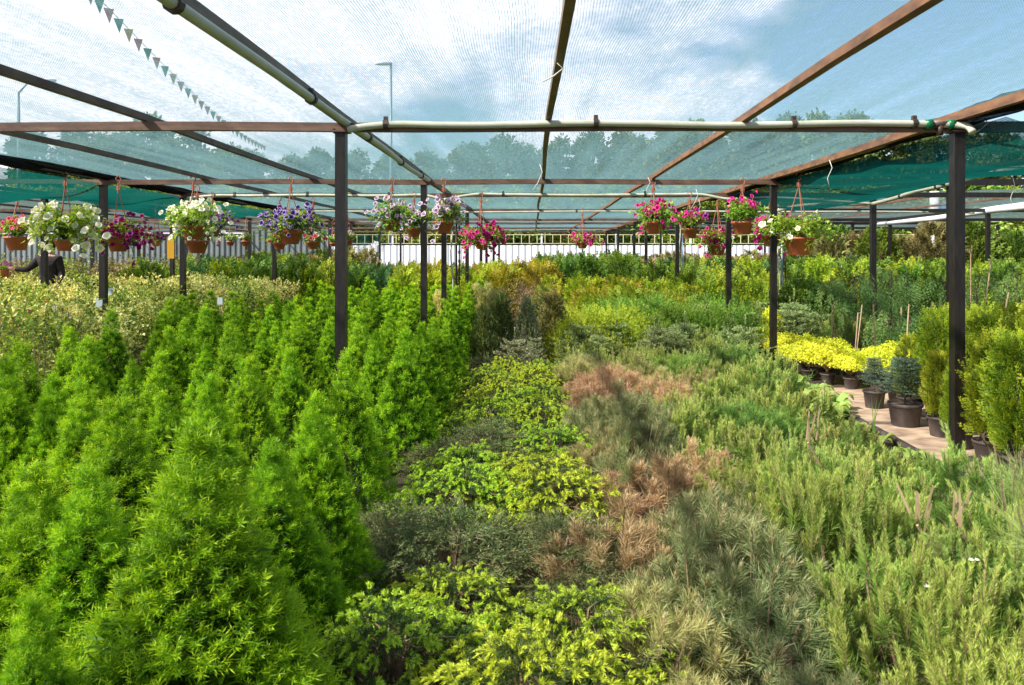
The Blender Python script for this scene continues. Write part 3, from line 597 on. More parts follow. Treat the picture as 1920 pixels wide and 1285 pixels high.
def pine_mat(x, y):
    # brown and straw drifts run down the left rows of the pine bed
    for (cx, cy, rx, ry, m) in [(.72, 7.3, .55, .85, 'O'), (1.15, 7.0, .4, .5, 'O'), (1.0, 4.75, .34, .42, 'O'), (.62, 4.3, .28, .28, 'O'), (.56, 3.4, .26, .36, 'O'), (.58, 2.5, .34, .40, 'S'), (.45, 8.6, .5, .5, 'S'), (.5, 5.3, .2, .4, 'S'), (1.45, 8.0, .35, .4, 'S')]:
        if ((x-cx)/rx)**2+((y-cy)/ry)**2 < 1: return m
    if x < 1.12-.03*(y-3): return 'B'
    return 'G'
names = {'O': ('dead orange brown mountain pine', M_MUGO_O), 'S': ('straw yellow mountain pine', M_MUGO_S), 'B': ('grey green mountain pine with whitish buds', M_MUGO_B), 'G': ('green mountain pine with upright pale candles', M_MUGO)}
for i in range(8):
    jj = 0
    for j in range(26):
        x = .46+i*.42+(0.12 if j % 2 else -.03); y = 1.75+j*.42+(i % 2)*.15; x += rg.normal(0, .07); y += rg.normal(0, .07)
        x += .03*(y-4) if i < 2 else 0
        if y > 9.8 or x > (2.5 if y < 4.6 else 2.34 if y < 7.9 else 2.9) or x/y > .80 or y < (1.9 if x > 1 else 2.05): continue
        
        k = pine_mat(x, y); k = 'B' if k == 'O' and rg.random() < .12 else k; jj += 1
        if x > 1.6 and y < 2.1: continue
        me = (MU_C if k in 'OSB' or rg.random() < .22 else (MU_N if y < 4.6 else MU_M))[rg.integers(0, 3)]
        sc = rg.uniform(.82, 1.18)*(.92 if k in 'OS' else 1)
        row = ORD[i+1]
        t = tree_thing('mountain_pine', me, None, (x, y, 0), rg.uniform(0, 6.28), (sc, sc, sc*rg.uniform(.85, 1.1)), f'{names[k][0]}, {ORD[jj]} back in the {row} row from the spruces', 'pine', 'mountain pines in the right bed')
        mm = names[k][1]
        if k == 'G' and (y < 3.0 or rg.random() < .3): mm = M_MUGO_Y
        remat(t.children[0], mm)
# tan candled twig and taller leaders poking out of the pines
def candles(x, y, z, n, label, L=.13):
    g = Geo(); r = np.random.default_rng(int(x*100+y*10)); D = nrm(np.array([.0, 0, 1.])+r.normal(0, .16, (n, 3))); B = np.array([[0, 0, 0.]])+r.normal(0, .018, (n, 3)); Ls = r.uniform(L*.7, L*1.2, n)
    g.tube([(.12, .05, -.2), (.05, .02, -.08), (0, 0, 0)], [.008, .007, .006], 1, 6)
    g.sticks(B, B+D*Ls[:, None], .006, .005, 1); g.needles(r, B, D, Ls, 60, .009, .35, .0025, .8, 1)
    o = g.obj('pine_shoot', [M_MUGO_S, M_STAKE]); o.location = (x, y, z); tag(o, label, 'pine shoot', 'bare tan pine shoots')
p = at(1720, 985, 3.3); candles(p.x, p.y, p.z, 5, 'bare branch with five tan candles above green pines, left one')
p = at(1790, 975, 3.35); candles(p.x, p.y, p.z, 5, 'bare branch with five tan candles above green pines, right one')
p = at(1515, 830, 4.4); candles(p.x, p.y, p.z, 4, 'bare pale branch with candles in the middle of the pines', .16)

# long needled pine at the right frame edge
def longpine(seed):
    rg = np.random.default_rng(seed); g = Geo(); n = 26; th = rg.uniform(0, 6.28, n); D = nrm(np.stack([np.cos(th)*.7, np.sin(th)*.7, rg.uniform(.4, 1.1, n)], 1))
    B = D*rg.uniform(.1, .25, (n, 1))+np.array([0, 0, .28]); g.sticks(np.zeros((n, 3))+[0, 0, .05], B, .008, .006, 1)
    Ls = rg.uniform(.10, .2, n); g.needles(rg, B, D, Ls, 70, .15, .9, .0022, .2, .7, cone=.4); T = B+D*Ls[:, None]
    D2 = nrm(np.array([0, 0, 1.])+rg.normal(0, .15, (n, 3))); g.sticks(T, T+D2*.13, .006, .005, 1); g.needles(rg, T, D2, .14, 40, .02, .3, .003, .8, 1)
    return g
LP = longpine(61).mesh('foliage', [M_LONG, M_TWIG])
for k, (x, y, s) in enumerate([(2.05, 2.75, 1.0), (2.55, 3.6, .9), (1.95, 2.2, .85)]):
    tree_thing('long_needled_pine', LP, None, (x, y, 0), k*2.1, s, ['soft long needled pine at the right frame edge, largest', 'soft long needled pine behind the largest one near the pots', 'soft long needled pine nearest the bottom right corner'][k], 'pine', 'long needled pines')

# ---- spreading spruces
def nest(seed, nb=60, rad=.45, h=.36, tips=True, n=22, nl=.015, w=.0035, plume=.10):
    rg = np.random.default_rng(seed); g = Geo(); th = np.arange(nb)*2.39996+rg.normal(0, .3, nb); q = np.sqrt((np.arange(nb)+.5)/nb)
    r = rad*q; z = h*(1-.55*q**2.2)*rg.uniform(.8, 1.12, nb); T = np.stack([r*np.cos(th), r*np.sin(th), z], 1)
    out = np.stack([np.cos(th), np.sin(th), 0*th], 1); B0 = T-out*.16-np.array([0, 0, .07]); B0[:, :2] = np.where(np.linalg.norm(T[:, :2], axis=1)[:, None] < .15, T[:, :2]*.4, B0[:, :2])
    g.sticks(np.zeros((nb, 3))+[0, 0, .05], B0, .006, .004, 1)
    D = T-B0; Lm = np.linalg.norm(D, axis=1); bend = -np.array([0, 0, .05])+0*D; g.needles(rg, B0, D, Lm, n, nl*1.15, .85, w, .1, .5, bend=bend); g.sticks(B0, T-np.array([0, 0, .05]), .003, .002, 1)
    # side twigs in flat sprays
    ns = 7; t = rg.uniform(.15, 1, (nb, ns)); sg = np.where(np.arange(ns) % 2, 1., -1.)[None]
    base = B0[:, None]+D[:, None]*t[..., None]+bend[:, None]*(t**2)[..., None]; sd = nrm(np.cross(nrm(D), [0, 0, 1.]))
    sD = nrm(nrm(D)[:, None]*.8+sd[:, None]*sg[..., None]*.8+rg.normal(0, .18, (nb, ns, 3))+np.array([0, 0, .1]))
    sL = plume*rg.uniform(.5, 1.1, (nb, ns)); b2 = np.repeat([[0, 0, -.02]], nb*ns, 0)
    g.needles(rg, base.reshape(-1, 3), sD.reshape(-1, 3), sL.reshape(-1), n-4, nl, .85, w, .1, .5 if tips else .75, bend=b2)
    if tips:
        E = (base+sD*sL[..., None]).reshape(-1, 3)-[0, 0, .015]; E = np.vstack([E, T]); eD = np.vstack([sD.reshape(-1, 3), nrm(D)])
        k = rg.random(len(E)) < .62*np.clip((E[:, 2]/h)*1.7, .15, 1); E = E[k]; eD = nrm(eD[k]+rg.normal(0, .3, (k.sum(), 3))); m = len(E)
        for s in range(2):
            dd = nrm(eD+rg.normal(0, .45*s, (m, 3))+[0, 0, .25]); g.needles(rg, E, dd, rg.uniform(.022, .042, m), 20, .019, .8, .0052, .85, 1., bend=np.repeat([[0, 0, -.016]], m, 0), tj=.08, cone=.75)
    return g
NE_N = [nest(s, 120, .48, .38, nl=.018, w=.004).mesh('foliage', [M_NEST, M_TWIG]) for s in (71, 72)]
NE_M = [nest(s, 85, .44, .36, n=14, w=.007, nl=.022).mesh('foliage', [M_NEST, M_TWIG]) for s in (73, 74)]
NO = [nest(s, 100, .50, .38, False, n=26, plume=.15, nl=.021, w=.0042).mesh('foliage', [M_NEST_OLD, M_TWIG]) for s in (75, 76)]
spr = [(-.02, 2.25, 1.0, 1), (-.48, 2.55, .95, 1), (.18, 2.72, .85, 1), (-.18, 1.75, .85, 1), (-.32, 2.95, .8, 1), (.22, 1.95, .75, 1),
       (-.36, 3.45, 1.0, 0), (.12, 3.45, .95, 0), (-.7, 3.75, .8, 0), (.3, 3.15, .6, 0),
       (-.38, 4.25, .95, 1), (.1, 4.2, 1.0, 1), (.02, 4.75, .9, 1), (-.42, 4.9, .9, 1), (.3, 4.6, .6, 1),
       (-.3, 5.5, .9, 0), (.12, 5.45, .9, 1), (-.62, 5.3, .7, 0),
       (-.35, 6.2, .95, 1), (.05, 6.4, .95, 1), (-.15, 6.9, .9, 1), (-.55, 6.9, .8, 1), (-.3, 7.6, .9, 1), (.1, 7.5, .8, 1),
       (-.5, 8.3, .9, 1), (0, 8.4, .9, 1), (-.3, 9.0, .9, 1), (.15, 9.1, .8, 1), (-.6, 9.3, .8, 0)]
for k, (x, y, s, tp) in enumerate(spr):
    me = (NO[k % 2] if not tp else (NE_N if y < 4.5 else NE_M)[k % 2])
    tree_thing('spreading_spruce', me, None, (x, y, 0), k*1.7, (s, s, s*1.02), f'{"low spruce tipped with lime new growth" if tp else "low dull brownish spruce without new tips"}, {ORD[k+1]} back between conifers and pines', 'spruce', 'spreading spruces in the middle strip')

# ---- sprays (thuja, juniper, weeping)
def fans(g, rg, B, D, Ls, nsub, nneed, sub, nl, w, t0, t1, m=0, upv=None, droop=0.0, flat=True):
    """fan sprays: a main axis with side branchlets in one plane, needles along them"""
    S_ = len(B); D = nrm(D); rnd = nrm(rg.normal(size=(S_, 3))) if upv is None else nrm(upv+rg.normal(0, .35, (S_, 3)))
    P = nrm(np.cross(D, rnd)); sd = nrm(np.cross(D, P)); t = (np.arange(nsub)[None]+.3+0*Ls[:, None])/nsub; sg = np.where(np.arange(nsub) % 2, 1., -1.)[None]
    base = B[:, None]+D[:, None]*(t*Ls[:, None])[..., None]-np.array([0, 0, droop])*(t*t)[..., None]*Ls[:, None, None]
    sD = nrm(D[:, None]*.85+sd[:, None]*sg[..., None]*.6+rg.normal(0, .1, (S_, nsub, 3))-np.array([0, 0, droop*.8])); sL = sub*(1.15-t)*rg.uniform(.7, 1.2, (S_, nsub))
    tt0 = np.broadcast_to(np.asarray(t0, float).reshape(-1, 1), (S_, nsub)).reshape(-1); tt1 = np.broadcast_to(np.asarray(t1, float).reshape(-1, 1), (S_, nsub)).reshape(-1)
    pl = np.repeat(P, nsub, 0) if flat else None
    g.needles(rg, base.reshape(-1, 3), sD.reshape(-1, 3), sL.reshape(-1), nneed, nl, .6, w, tt0, tt1, plane=pl, m=m, cone=.4, tj=.1)
    g.needles(rg, B, D, Ls*1.1, nneed+4, nl, .5, w, t0, t1, plane=P if flat else None, m=m, cone=.5)
def column(seed, h=1.1, Rb=.22, ns=300, L_=.13, w=.007, nl=.022, nsub=6, nneed=6, up=1.0, prof=None, jag=.15, t=(.1, .85), bare=0.0, flat=True):
    rg = np.random.default_rng(seed); g = Geo(); u = rg.uniform(.0, 1, ns)**.8; th = rg.uniform(0, 6.28, ns); ph = rg.uniform(0, 6, 3)
    pf = prof or (lambda u: np.minimum(u*2.4, 1)**.7*(1-.25*u)); r = Rb*pf(u)*(1+jag*np.sin(3*th+ph[0]+u*6)+jag*np.sin(5*th+ph[1]-u*8)+rg.normal(0, .10, ns))
    z = bare+(h-bare)*(1-u*.97)-L_*.5; out = np.stack([np.cos(th), np.sin(th), 0*th], 1); C = out*r[:, None]*.65; C[:, 2] = z
    D = nrm(out*.6+np.array([0, 0, up])+rg.normal(0, .22, (ns, 3))); Ls = L_*rg.uniform(.7, 1.25, ns); cl = rg.normal(0, .13, ns)
    fans(g, rg, C, D, Ls, nsub, nneed, L_*.42, nl, w, t[0]+cl, t[1]+cl, upv=out, flat=flat)
    k = ns//3; u = rg.uniform(.1, 1, k); th = rg.uniform(0, 6.28, k); r = Rb*pf(u)*.5; C = np.stack([r*np.cos(th), r*np.sin(th), bare+(h-bare)*(1-u)*.9], 1); g.needles(rg, C, np.stack([np.cos(th), np.sin(th), 1+0*th], 1), .15, 14, .04, .8, .016, 0, .1)
    g.tube([(0, 0, 0), (0, 0, h*.7)], [.015, .006], 1, 5)
    return g
TH_N = [column(s, 1.12, .24, 460, .14, .0045, .018, 8, 11, bare=.10).mesh('foliage', [M_THUJA, M_BARK]) for s in (81, 82, 83)]
TH_F = [column(s, 1.15, .34, 240, .2, .014, .04, 6, 6).mesh('foliage', [M_THUJAD, M_BARK]) for s in (84, 85, 86)]
TH_T = [column(s, 2.1, .75, 420, .3, .024, .07, 6, 6, .7, jag=.2).mesh('foliage', [M_BROWNG, M_BARK]) for s in (87, 88)]
dome = lambda u: np.sqrt(np.maximum(1-(1-u)**2, 0))
JUN = [column(s, .62, .62, 340, .26, .006, .03, 8, 9, .55, prof=dome, t=(.1, .9), flat=False).mesh('foliage', [M_JUN, M_BARK]) for s in (91, 92)]
BUSH = [column(s, .95, .42, 300, .16, .012, .03, 6, 6, .7, prof=dome, jag=.12).mesh('foliage', [M_GOLD, M_BARK]) for s in (93, 94)]
CONE = [column(s, 1.05, .30, 460, .11, .007, .02, 6, 7, .9, prof=lambda u: np.minimum(u*1.15, 1)**.8, jag=.1, flat=False).mesh('foliage', [M_DARK, M_BARK]) for s in (95, 96)]
def weeping(seed, h=1.35, nb=26, L_=.5):
    rg = np.random.default_rng(seed); g = Geo(); pts = [(0, 0, 0), (.03, 0, h*.4), (-.02, .02, h*.75), (.05, 0, h)]; g.tube(pts, [.018, .014, .01, .005], 1, 6)
    z = rg.uniform(.25, 1, nb)*h; th = rg.uniform(0, 6.28, nb); out = np.stack([np.cos(th), np.sin(th), 0*th], 1); A = np.stack([0*z, 0*z, z], 1); ln = rg.uniform(.1, .26, nb); E = A+out*ln[:, None]+[0, 0, .03]; g.sticks(A, E, .005, .003, 1)
    per = 6; B = (E[:, None]-out[:, None]*rg.uniform(0, .1, (nb, per, 1))+rg.normal(0, .03, (nb, per, 3))).reshape(-1, 3)
    D = np.repeat(out, per, 0)*.25+[0, 0, -1]+rg.normal(0, .14, (nb*per, 3)); Ls = np.minimum(rg.uniform(.5, 1, nb*per)*L_, B[:, 2]*.8)
    fans(g, rg, B, D, Ls, 9, 7, .075, .022, .007, .1, .8, upv=np.repeat(out, per, 0))
    return g
WEEP = [weeping(s).mesh('foliage', [M_WEEP, M_BARK]) for s in (101, 102, 103)]
WLOW = [weeping(s, .72, 30, .4).mesh('foliage', [M_WEEP, M_BARK]) for s in (104, 105)]
def fir(seed, h=.5, R_=.34, tiers=5, w=.006):
    rg = np.random.default_rng(seed); g = Geo(); g.tube([(0, 0, 0), (0, 0, h)], [.012, .004], 1, 5); Bs = []; Ds = []; Ls = []
    for t in range(tiers):
        z = h*(.22+.74*t/tiers); n = 7; a = np.arange(n)*6.283/n+rg.uniform(0, 6); l = R_*(1-.75*t/tiers)*rg.uniform(.8, 1.15, n)
        Bs.append(np.stack([0*a, 0*a, z+0*a], 1)); Ds.append(np.stack([np.cos(a), np.sin(a), .35+0*a+rg.normal(0, .1, n)], 1)); Ls.append(l)
    B = np.vstack(Bs); D = nrm(np.vstack(Ds)); Ls = np.concatenate(Ls); g.sticks(B, B+D*Ls[:, None], .004, .002, 1)
    ns = 8; t = (np.arange(ns)[None]+.6)/ns+0*Ls[:, None]; sg = np.where(np.arange(ns) % 2, 1., -1.)[None]; sd = nrm(np.cross(D, [0, 0, 1.])); base = B[:, None]+D[:, None]*(t*Ls[:, None])[..., None]
    sD = nrm(D[:, None]*.8+sd[:, None]*sg[..., None]*.7+rg.normal(0, .1, (len(B), ns, 3))); g.needles(rg, base.reshape(-1, 3), sD.reshape(-1, 3), (.10*(1.2-t)).reshape(-1), 18, .018, .9, w, .2, .8)
    g.needles(rg, B, D, Ls, 40, .018, .9, w, .1, .9); g.needles(rg, np.array([[0, 0, h-.02]]), np.array([[0, 0, 1.]]), np.array([.12]), 30, .02, .8, w, .3, .9)
    return g
FIR = [fir(s).mesh('foliage', [M_FIR, M_BARK]) for s in (111, 112, 113)]
def leafy(seed, h=1.0, Rr=.35, nst=9, nl=900, ll=.035, lw=.02, m=None, prof='up', stemlow=.25, flowers=0, fcol=None, fr=.02):
    rg = np.random.default_rng(seed); g = Geo(); th = rg.uniform(0, 6.28, nst); E = np.stack([Rr*.7*np.cos(th)*rg.uniform(.2, 1, nst), Rr*.7*np.sin(th)*rg.uniform(.2, 1, nst), h*rg.uniform(.75, 1, nst)], 1); g.sticks(np.zeros((nst, 3)), E, .006, .003, 1)
    nc = 70; i = rg.integers(0, nst, nc); t = rg.uniform(stemlow, 1, nc); C = E[i]*t[:, None]+rg.normal(0, 1, (nc, 3))*Rr*.28*np.array([1, 1, .6]); C[:, 2] = np.clip(C[:, 2], .1, h*1.05); tc = rg.normal(.0, .18, nc)
    j = rg.integers(0, nc, nl); P = C[j]+rg.normal(0, .05, (nl, 3)); D = nrm(P-C[j]+rg.normal(0, .02, (nl, 3))+[0, 0, .02]); U = nrm(np.array([0, 0, 1.])+rg.normal(0, .5, (nl, 3)))
    g.leaves(rg, P, D, U, ll*rg.uniform(.6, 1.3, nl), lw*rg.uniform(.7, 1.2, nl), np.clip(.5+tc[j]+rg.normal(0, .22, nl), 0, 1))
    if flowers: C2 = C[rg.integers(0, nc, flowers)]+rg.normal(0, .06, (flowers, 3))+[0, 0, .05]; g.flowers(rg, C2, C2*[1, 1, 0]+[0, -.4, .5], fr, 2)
    return g
CRM = [leafy(s, 1.1, .42, 10, 1500, .062, .036).mesh('foliage', [M_CREAM, M_BARK]) for s in (121, 122, 123)]
SHR = [leafy(s, 1.1, .38, 9, 800, .062, .042, flowers=f).mesh('foliage', [M_SHRUB, M_BARK, FL['pink']]) for s, f in ((124, 0), (125, 5), (126, 0))]
TEA = [leafy(s, 1.25, .32, 7, 420, .055, .036, stemlow=.35, flowers=3).mesh('foliage', [M_SHRUB, M_TWIG, FL['pink']]) for s in (127, 128)]
def yellowbush(seed):
    rg = np.random.default_rng(seed); g = Geo(); n = 1900; d = sph(rg, n, -.1, 1); r = .22*rg.uniform(.7, 1.08, n)*(1+.12*np.sin(4*np.arctan2(d[:, 1], d[:, 0])+seed)); P = d*r[:, None]*[1, 1, .85]+[0, 0, .2]
    U = nrm(d+rg.normal(0, .35, (n, 3))); D = nrm(np.cross(U, rg.normal(size=(n, 3)))+d*.6); g.leaves(rg, P, D, U, rg.uniform(.022, .045, n), rg.uniform(.014, .024, n), np.clip(.55+rg.normal(0, .2, n), 0, 1))
    e = sph(rg, 40, .1, 1)*.2*[1, 1, .85]+[0, 0, .19]; g.sticks(np.zeros((40, 3))+[0, 0, .06], e, .003, .002, 1); return g
YB = [yellowbush(s).mesh('foliage', [M_YEL, M_TWIG]) for s in (131, 132, 133)]
# pots
def potgeo(rt, rb, h, rim=.018):
    g = Geo(); g.lathe([(.0, .002), (rb, .002), (rb*1.01, .006), (rt-.008, h-rim-.006), (rt, h-rim), (rt+.004, h-rim+.002), (rt+.005, h), (rt-.004, h), (rt-.007, h-.03)], 0, 28)
    g.lathe([(rt-.008, h-.028), (rt*.5, h-.018), (.0, h-.016)], 1, 28); return g
POT = potgeo(.112, .085, .18).mesh('plant_pot', [M_POT, M_SOIL], True); POTB = potgeo(.15, .115, .215, .03).mesh('plant_pot', [M_POT, M_SOIL], True); POTS = potgeo(.09, .07, .135).mesh('plant_pot', [M_POT, M_SOIL], True)
def potted(kind, me, pot, ph, loc, sc, label, cat, group, rz=0, m=None, potsc=1.0):
    t = empty(kind, loc, rz); tag(t, label, cat, group); link('plant_pot', pot, t, sc=(potsc,)*3); f = link('foliage', me, t, loc=(0, 0, (ph-.03)*potsc), sc=sc if isinstance(sc, tuple) else (sc,)*3)
    if m: remat(f, m)
    return t
# potted thujas on the right side of the path
rg = np.random.default_rng(17)
th = [(3.42, 4.75, .95), (3.38, 5.2, 1.0), (3.45, 5.62, .9), (3.52, 6.15, .82), (3.58, 6.55, .85), (3.86, 7.1, .98), (3.72, 7.35, .88), (3.85, 5.0, 1.05), (3.86, 5.5, 1.08), (3.92, 6.0, 1.0), (4.0, 6.5, 1.05), (4.25, 7.05, 1.02), (4.3, 5.9, 1.1), (4.4, 6.5, 1.1), (4.7, 6.9, 1.06), (4.8, 7.5, 1.0), (4.35, 7.6, 1.0), (5.2, 7.3, 1.05), (3.75, 4.6, 1.0)]
thl = ['potted yellow green thuja nearest the right frame edge', 'potted thuja right of the front right post, with coiled twig pot', 'potted thuja hidden behind the front right post', 'short potted thuja, right one of two left of the front right post', 'short potted thuja, left one of two left of the front right post',
 'tall slim potted thuja behind the small blue spruce', 'potted thuja between the blue spruce and front right post']
for k, (x, y, h) in enumerate(th):
    if x/y > .75: continue
    lab = thl[k] if k < len(thl) else f'yellow green thuja in the block right of the front right post, {ORD[k-6]} from the front'
    dens = .78 if k in (3, 4, 6) else 1.0
    potted('potted_thuja', TH_N[k % 3], POT, .18, (x, y, 0), (h*.95*dens, h*.95*dens, h*.82*dens), lab, 'thuja', 'potted thujas beside the path', rg.uniform(0, 6), potsc=1.08 if k < 3 or k > 4 else .95)
for k, (x, y) in enumerate([(3.28, 4.45), (3.12, 5.0)]):
    pass
# coil of dry twig on a pot
g = Geo(); g.tube([(.07*math.cos(a)*(1-.02*a), .03*math.sin(a*1.3), .05+.05*math.sin(a)) for a in np.linspace(0, 16, 60)], .005, 0, 5); o = g.obj('dry_twig_coil', M_BARK, smooth=True); o.location = (3.38, 5.5, .19); tag(o, 'coil of dry dark twig on the pot right of the post', 'twig coil')
# little blue spruce in its big pot, and neighbours
BS = fir(141, .62, .27, 10, .0042).mesh('foliage', [M_BLUE, M_BARK])
potted('potted_spruce', BS, POTB, .215, (3.47, 6.95, 0), (1.05, 1.05, .75), 'small blue green spruce in a big black pot on the path', 'spruce', 'potted spruces')
potted('potted_spruce', BS, POT, .18, (3.55, 7.75, 0), .62, 'lower blue green spruce in the pot behind the big one', 'spruce', 'potted spruces', 1.0)
potted('potted_spruce', BS, POT, .18, (3.85, 7.85, 0), .6, 'blue green spruce partly behind the two front spruces', 'spruce', 'potted spruces', 2.0)
# yellow shrubs in pots
yb = [(3.42, 9.9), (3.5, 9.45), (3.62, 9.15), (3.78, 8.85), (3.98, 8.6), (4.2, 8.5), (3.45, 10.4), (3.75, 9.75), (3.95, 9.35), (4.15, 9.0), (4.42, 8.75), (3.7, 10.3), (4.0, 9.9), (4.3, 9.4), (4.6, 9.05), (4.75, 8.6), (3.5, 10.9), (4.6, 9.5), (4.95, 8.9), (3.9, 10.5), (5.1, 8.5), (3.75, 11.0), (3.5, 11.4), (3.35, 11.0), (4.55, 8.42)]
for k, (x, y) in enumerate(yb):
    s = .82+.25*((k*7) % 5)/5; potted('potted_yellow_shrub', YB[k % 3], POTS, .135, (x, y, 0), (s, s, s*.9), f'bright yellow leaved shrub in a small dark pot, {ORD[k+1]} of the drift by the path', 'shrub', 'yellow shrubs beside the path', k*1.3)
potted('tall_yellow_shrub', YB[1], POTS, .135, (3.75, 11.7, 0), (.8, .8, 1.6), 'taller yellow shrub standing up behind the yellow drift', 'shrub', None)
# plantain / hosta leaves along the path edge
def rosette(seed, n=11, L_=.22):
    rg = np.random.default_rng(seed); g = Geo()
    for i in range(n):
        a = i*2.4+rg.normal(0, .2); d = np.array([math.cos(a), math.sin(a), 0]); l = L_*rg.uniform(.7, 1.15); sd = np.array([-d[1], d[0], 0]); V = []; K = 7; lift = rg.uniform(.5, 1.1)
        for k in range(K):
            t = k/(K-1); c = d*(.05+l*t)+np.array([0, 0, .06+l*lift*math.sin(t*2.2)*.7-l*.35*t*t]); wd = l*.30*math.sin(math.pi*min(t*.92+.06, 1))**.8
            V += [c+sd*wd+[0, 0, wd*.35], c, c-sd*wd+[0, 0, wd*.35]]
        g.add(V, [(3*k+q, 3*k+q+1, 3*k+q+4, 3*k+q+3) for k in range(K-1) for q in (0, 1)], np.clip(rg.normal(.5, .2), 0, 1)); g.sticks([(0, 0, 0)], [tuple(d*.05+np.array([0, 0, .06]))], .004, .004)
    return g
HO = [rosette(s).mesh('leaves', M_HOSTA, True) for s in (151, 152, 153)]
for k, (x, y) in enumerate([(3.02, 9.2), (3.05, 8.7), (3.12, 8.3), (3.05, 7.95), (3.08, 7.6), (2.9, 7.3), (2.9, 5.75), (2.93, 5.4), (2.95, 5.0), (3.0, 4.7), (2.88, 6.2), (2.86, 6.7), (3.0, 4.35), (2.7, 6.9), (2.65, 6.3), (2.68, 5.7), (2.7, 5.2), (2.75, 4.75), (2.75, 7.5), (2.8, 8.0)]):
    s = .85 if k < 6 else .55
    o = link('broad_leaved_plant', HO[k % 3], loc=(x, y, 0), rz=k*2.0, sc=(s, s, s)); tag(o, f'pale green broad leaved plant on the path edge, {ORD[20-k]} in the strip', 'plant', 'broad leaved plants along the path edge')
# grass blades and white weeds in the pines
for k, (px, py, Y, hh) in enumerate([(1325, 930, 4.2, .14), (1300, 905, 4.3, .05), (1170, 880, 4.6, .2), (1155, 905, 4.5, .15), (1640, 770, 6.5, .1)]):
    p = at(px, py, Y); g = Geo(); r = np.random.default_rng(k)
    for b in range(3):
        dx = r.normal(0, .03); w_ = .006; K = 6; V = []
        for q in range(K): t = q/(K-1); c = np.array([dx*t+.05*t*t*(1 if b != 1 else -.4), .02*b, (hh*1.5+.2)*t]); V += [c+[w_*(1-t), 0, 0], c-[w_*(1-t), 0, 0]]
        g.add(V, [(2*q, 2*q+1, 2*q+3, 2*q+2) for q in range(K-1)], .5)
    o = g.obj('grass_tuft', M_GRASS); o.location = (p.x, p.y, p.z-.2); tag(o, ['broad green grass blade rising beside dead orange pine', 'small grass tuft beside the broad blade', 'tall grass blades among grey green pines', 'lower grass blades left among grey green pines', 'grass blades near the path curve'][k], 'grass', None)
for k, (px, py, Y) in enumerate([(1820, 1052, 2.9), (1738, 1102, 2.7)]):
    p = at(px, py, Y); t = empty('daisy_weed', (p.x, p.y, p.z-.3)); tag(t, ['thin weed with paired white flowers near the lower right', 'thin weed with one white flower, lower and left of the other'][k], 'weed', 'white flowered weeds')
    g = Geo(); g.tube([(0, 0, 0), (.02, 0, .15), (0, 0, .3)], .003, 0, 5); g.obj('stem', M_GRASS, t)
    for q in range(2-k):
        g = Geo(); r = np.random.default_rng(q); n = 12; a = np.arange(n)*6.283/n; D = np.stack([np.cos(a), np.sin(a)*.6-.3, .6+0*a], 1); g.leaves(r, np.zeros((n, 3)), D, np.repeat([[0, 0, 1.]], n, 0), .014, .006, .9); f = g.obj('flower', FL['white'], t); f.location = (q*.022, 0, .3)

# ================================================================== MIDDLE AND FAR PLANTING
rg = np.random.default_rng(23)
def field(kind, meshes, X, Y, dx, dy, hs, label, cat, group, m=None, cond=None, jit=.1, uniq=None, xs=None, zsc=1.0):
    k = 0
    for y in np.arange(Y[0], Y[1], dy):
        for x in np.arange(X[0], X[1], dx):
            xx = x+rg.normal(0, jit); yy = y+rg.normal(0, jit)
            if abs(xx)/yy > .76 or (cond and not cond(xx, yy)) or any(math.hypot(xx-a, yy-b) < .2 for a in XL for b in YR): continue
            s = rg.uniform(*hs); o = link(kind, meshes[rg.integers(0, len(meshes))], loc=(xx, yy, 0), rz=rg.uniform(0, 6), sc=((xs or 1)*s, (xs or 1)*s, s*zsc))
            if m: remat(o, m if not isinstance(m, list) else m[rg.integers(0, len(m))])
            tag(o, label if not uniq else uniq(k), cat, group); k += 1
    return k
def one(kind, me, px, pytop, Y, H, s, label, cat, group=None, m=None):
    """stand a plant with its top at this image height; H is the height of its mesh"""
    p = at(px, pytop, Y); o = link(kind, me, loc=(p.x, Y, 0), rz=rg.uniform(0, 6), sc=(s, s, p.z/H))
    if m: remat(o, m)
    tag(o, label, cat, group); return o
# silvery firs behind the pines
field('silvery_fir', FIR+MU_M, (.7, 3.1), (9.9, 11.6), .42, .42, (1.0, 1.35), 'low silvery green fir in the strip behind the mountain pines', 'fir', 'low firs behind the pines')
field('silvery_fir', FIR+MU_M[:2], (1.9, 5.0), (11.6, 14.5), .45, .5, (1.2, 1.7), 'low silvery green fir beside the green junipers', 'fir', 'low firs beside the junipers', cond=lambda x, y: x > 2.5 or y > 14)
one('blue_spruce', FIR[0], 1003, 608, 9.8, .62, .6, 'pale blue fir with upright tip before the golden juniper', 'fir', None, M_SILV)
one('blue_spruce', FIR[1], 965, 612, 9.4, .62, 1.1, 'flat pale blue fir between conifers and dead pines', 'fir', None, M_SILV)
# golden and green spreading junipers
k0 = field('golden_juniper', JUN, (.75, 1.4), (11.0, 13.2), .55, .6, (1.0, 1.2), '', 'juniper', 'golden junipers', m=M_JUNY, uniq=lambda k: f'bright golden spreading juniper, {ORD[k+1]} of the clump behind the dead pines')
field('green_juniper', JUN, (1.45, 3.3), (11.6, 14.5), .55, .6, (1.1, 1.4), '', 'juniper', 'green junipers', uniq=lambda k: f'feathery green juniper, {ORD[k+1]} of the clump between golden ones and the post line')
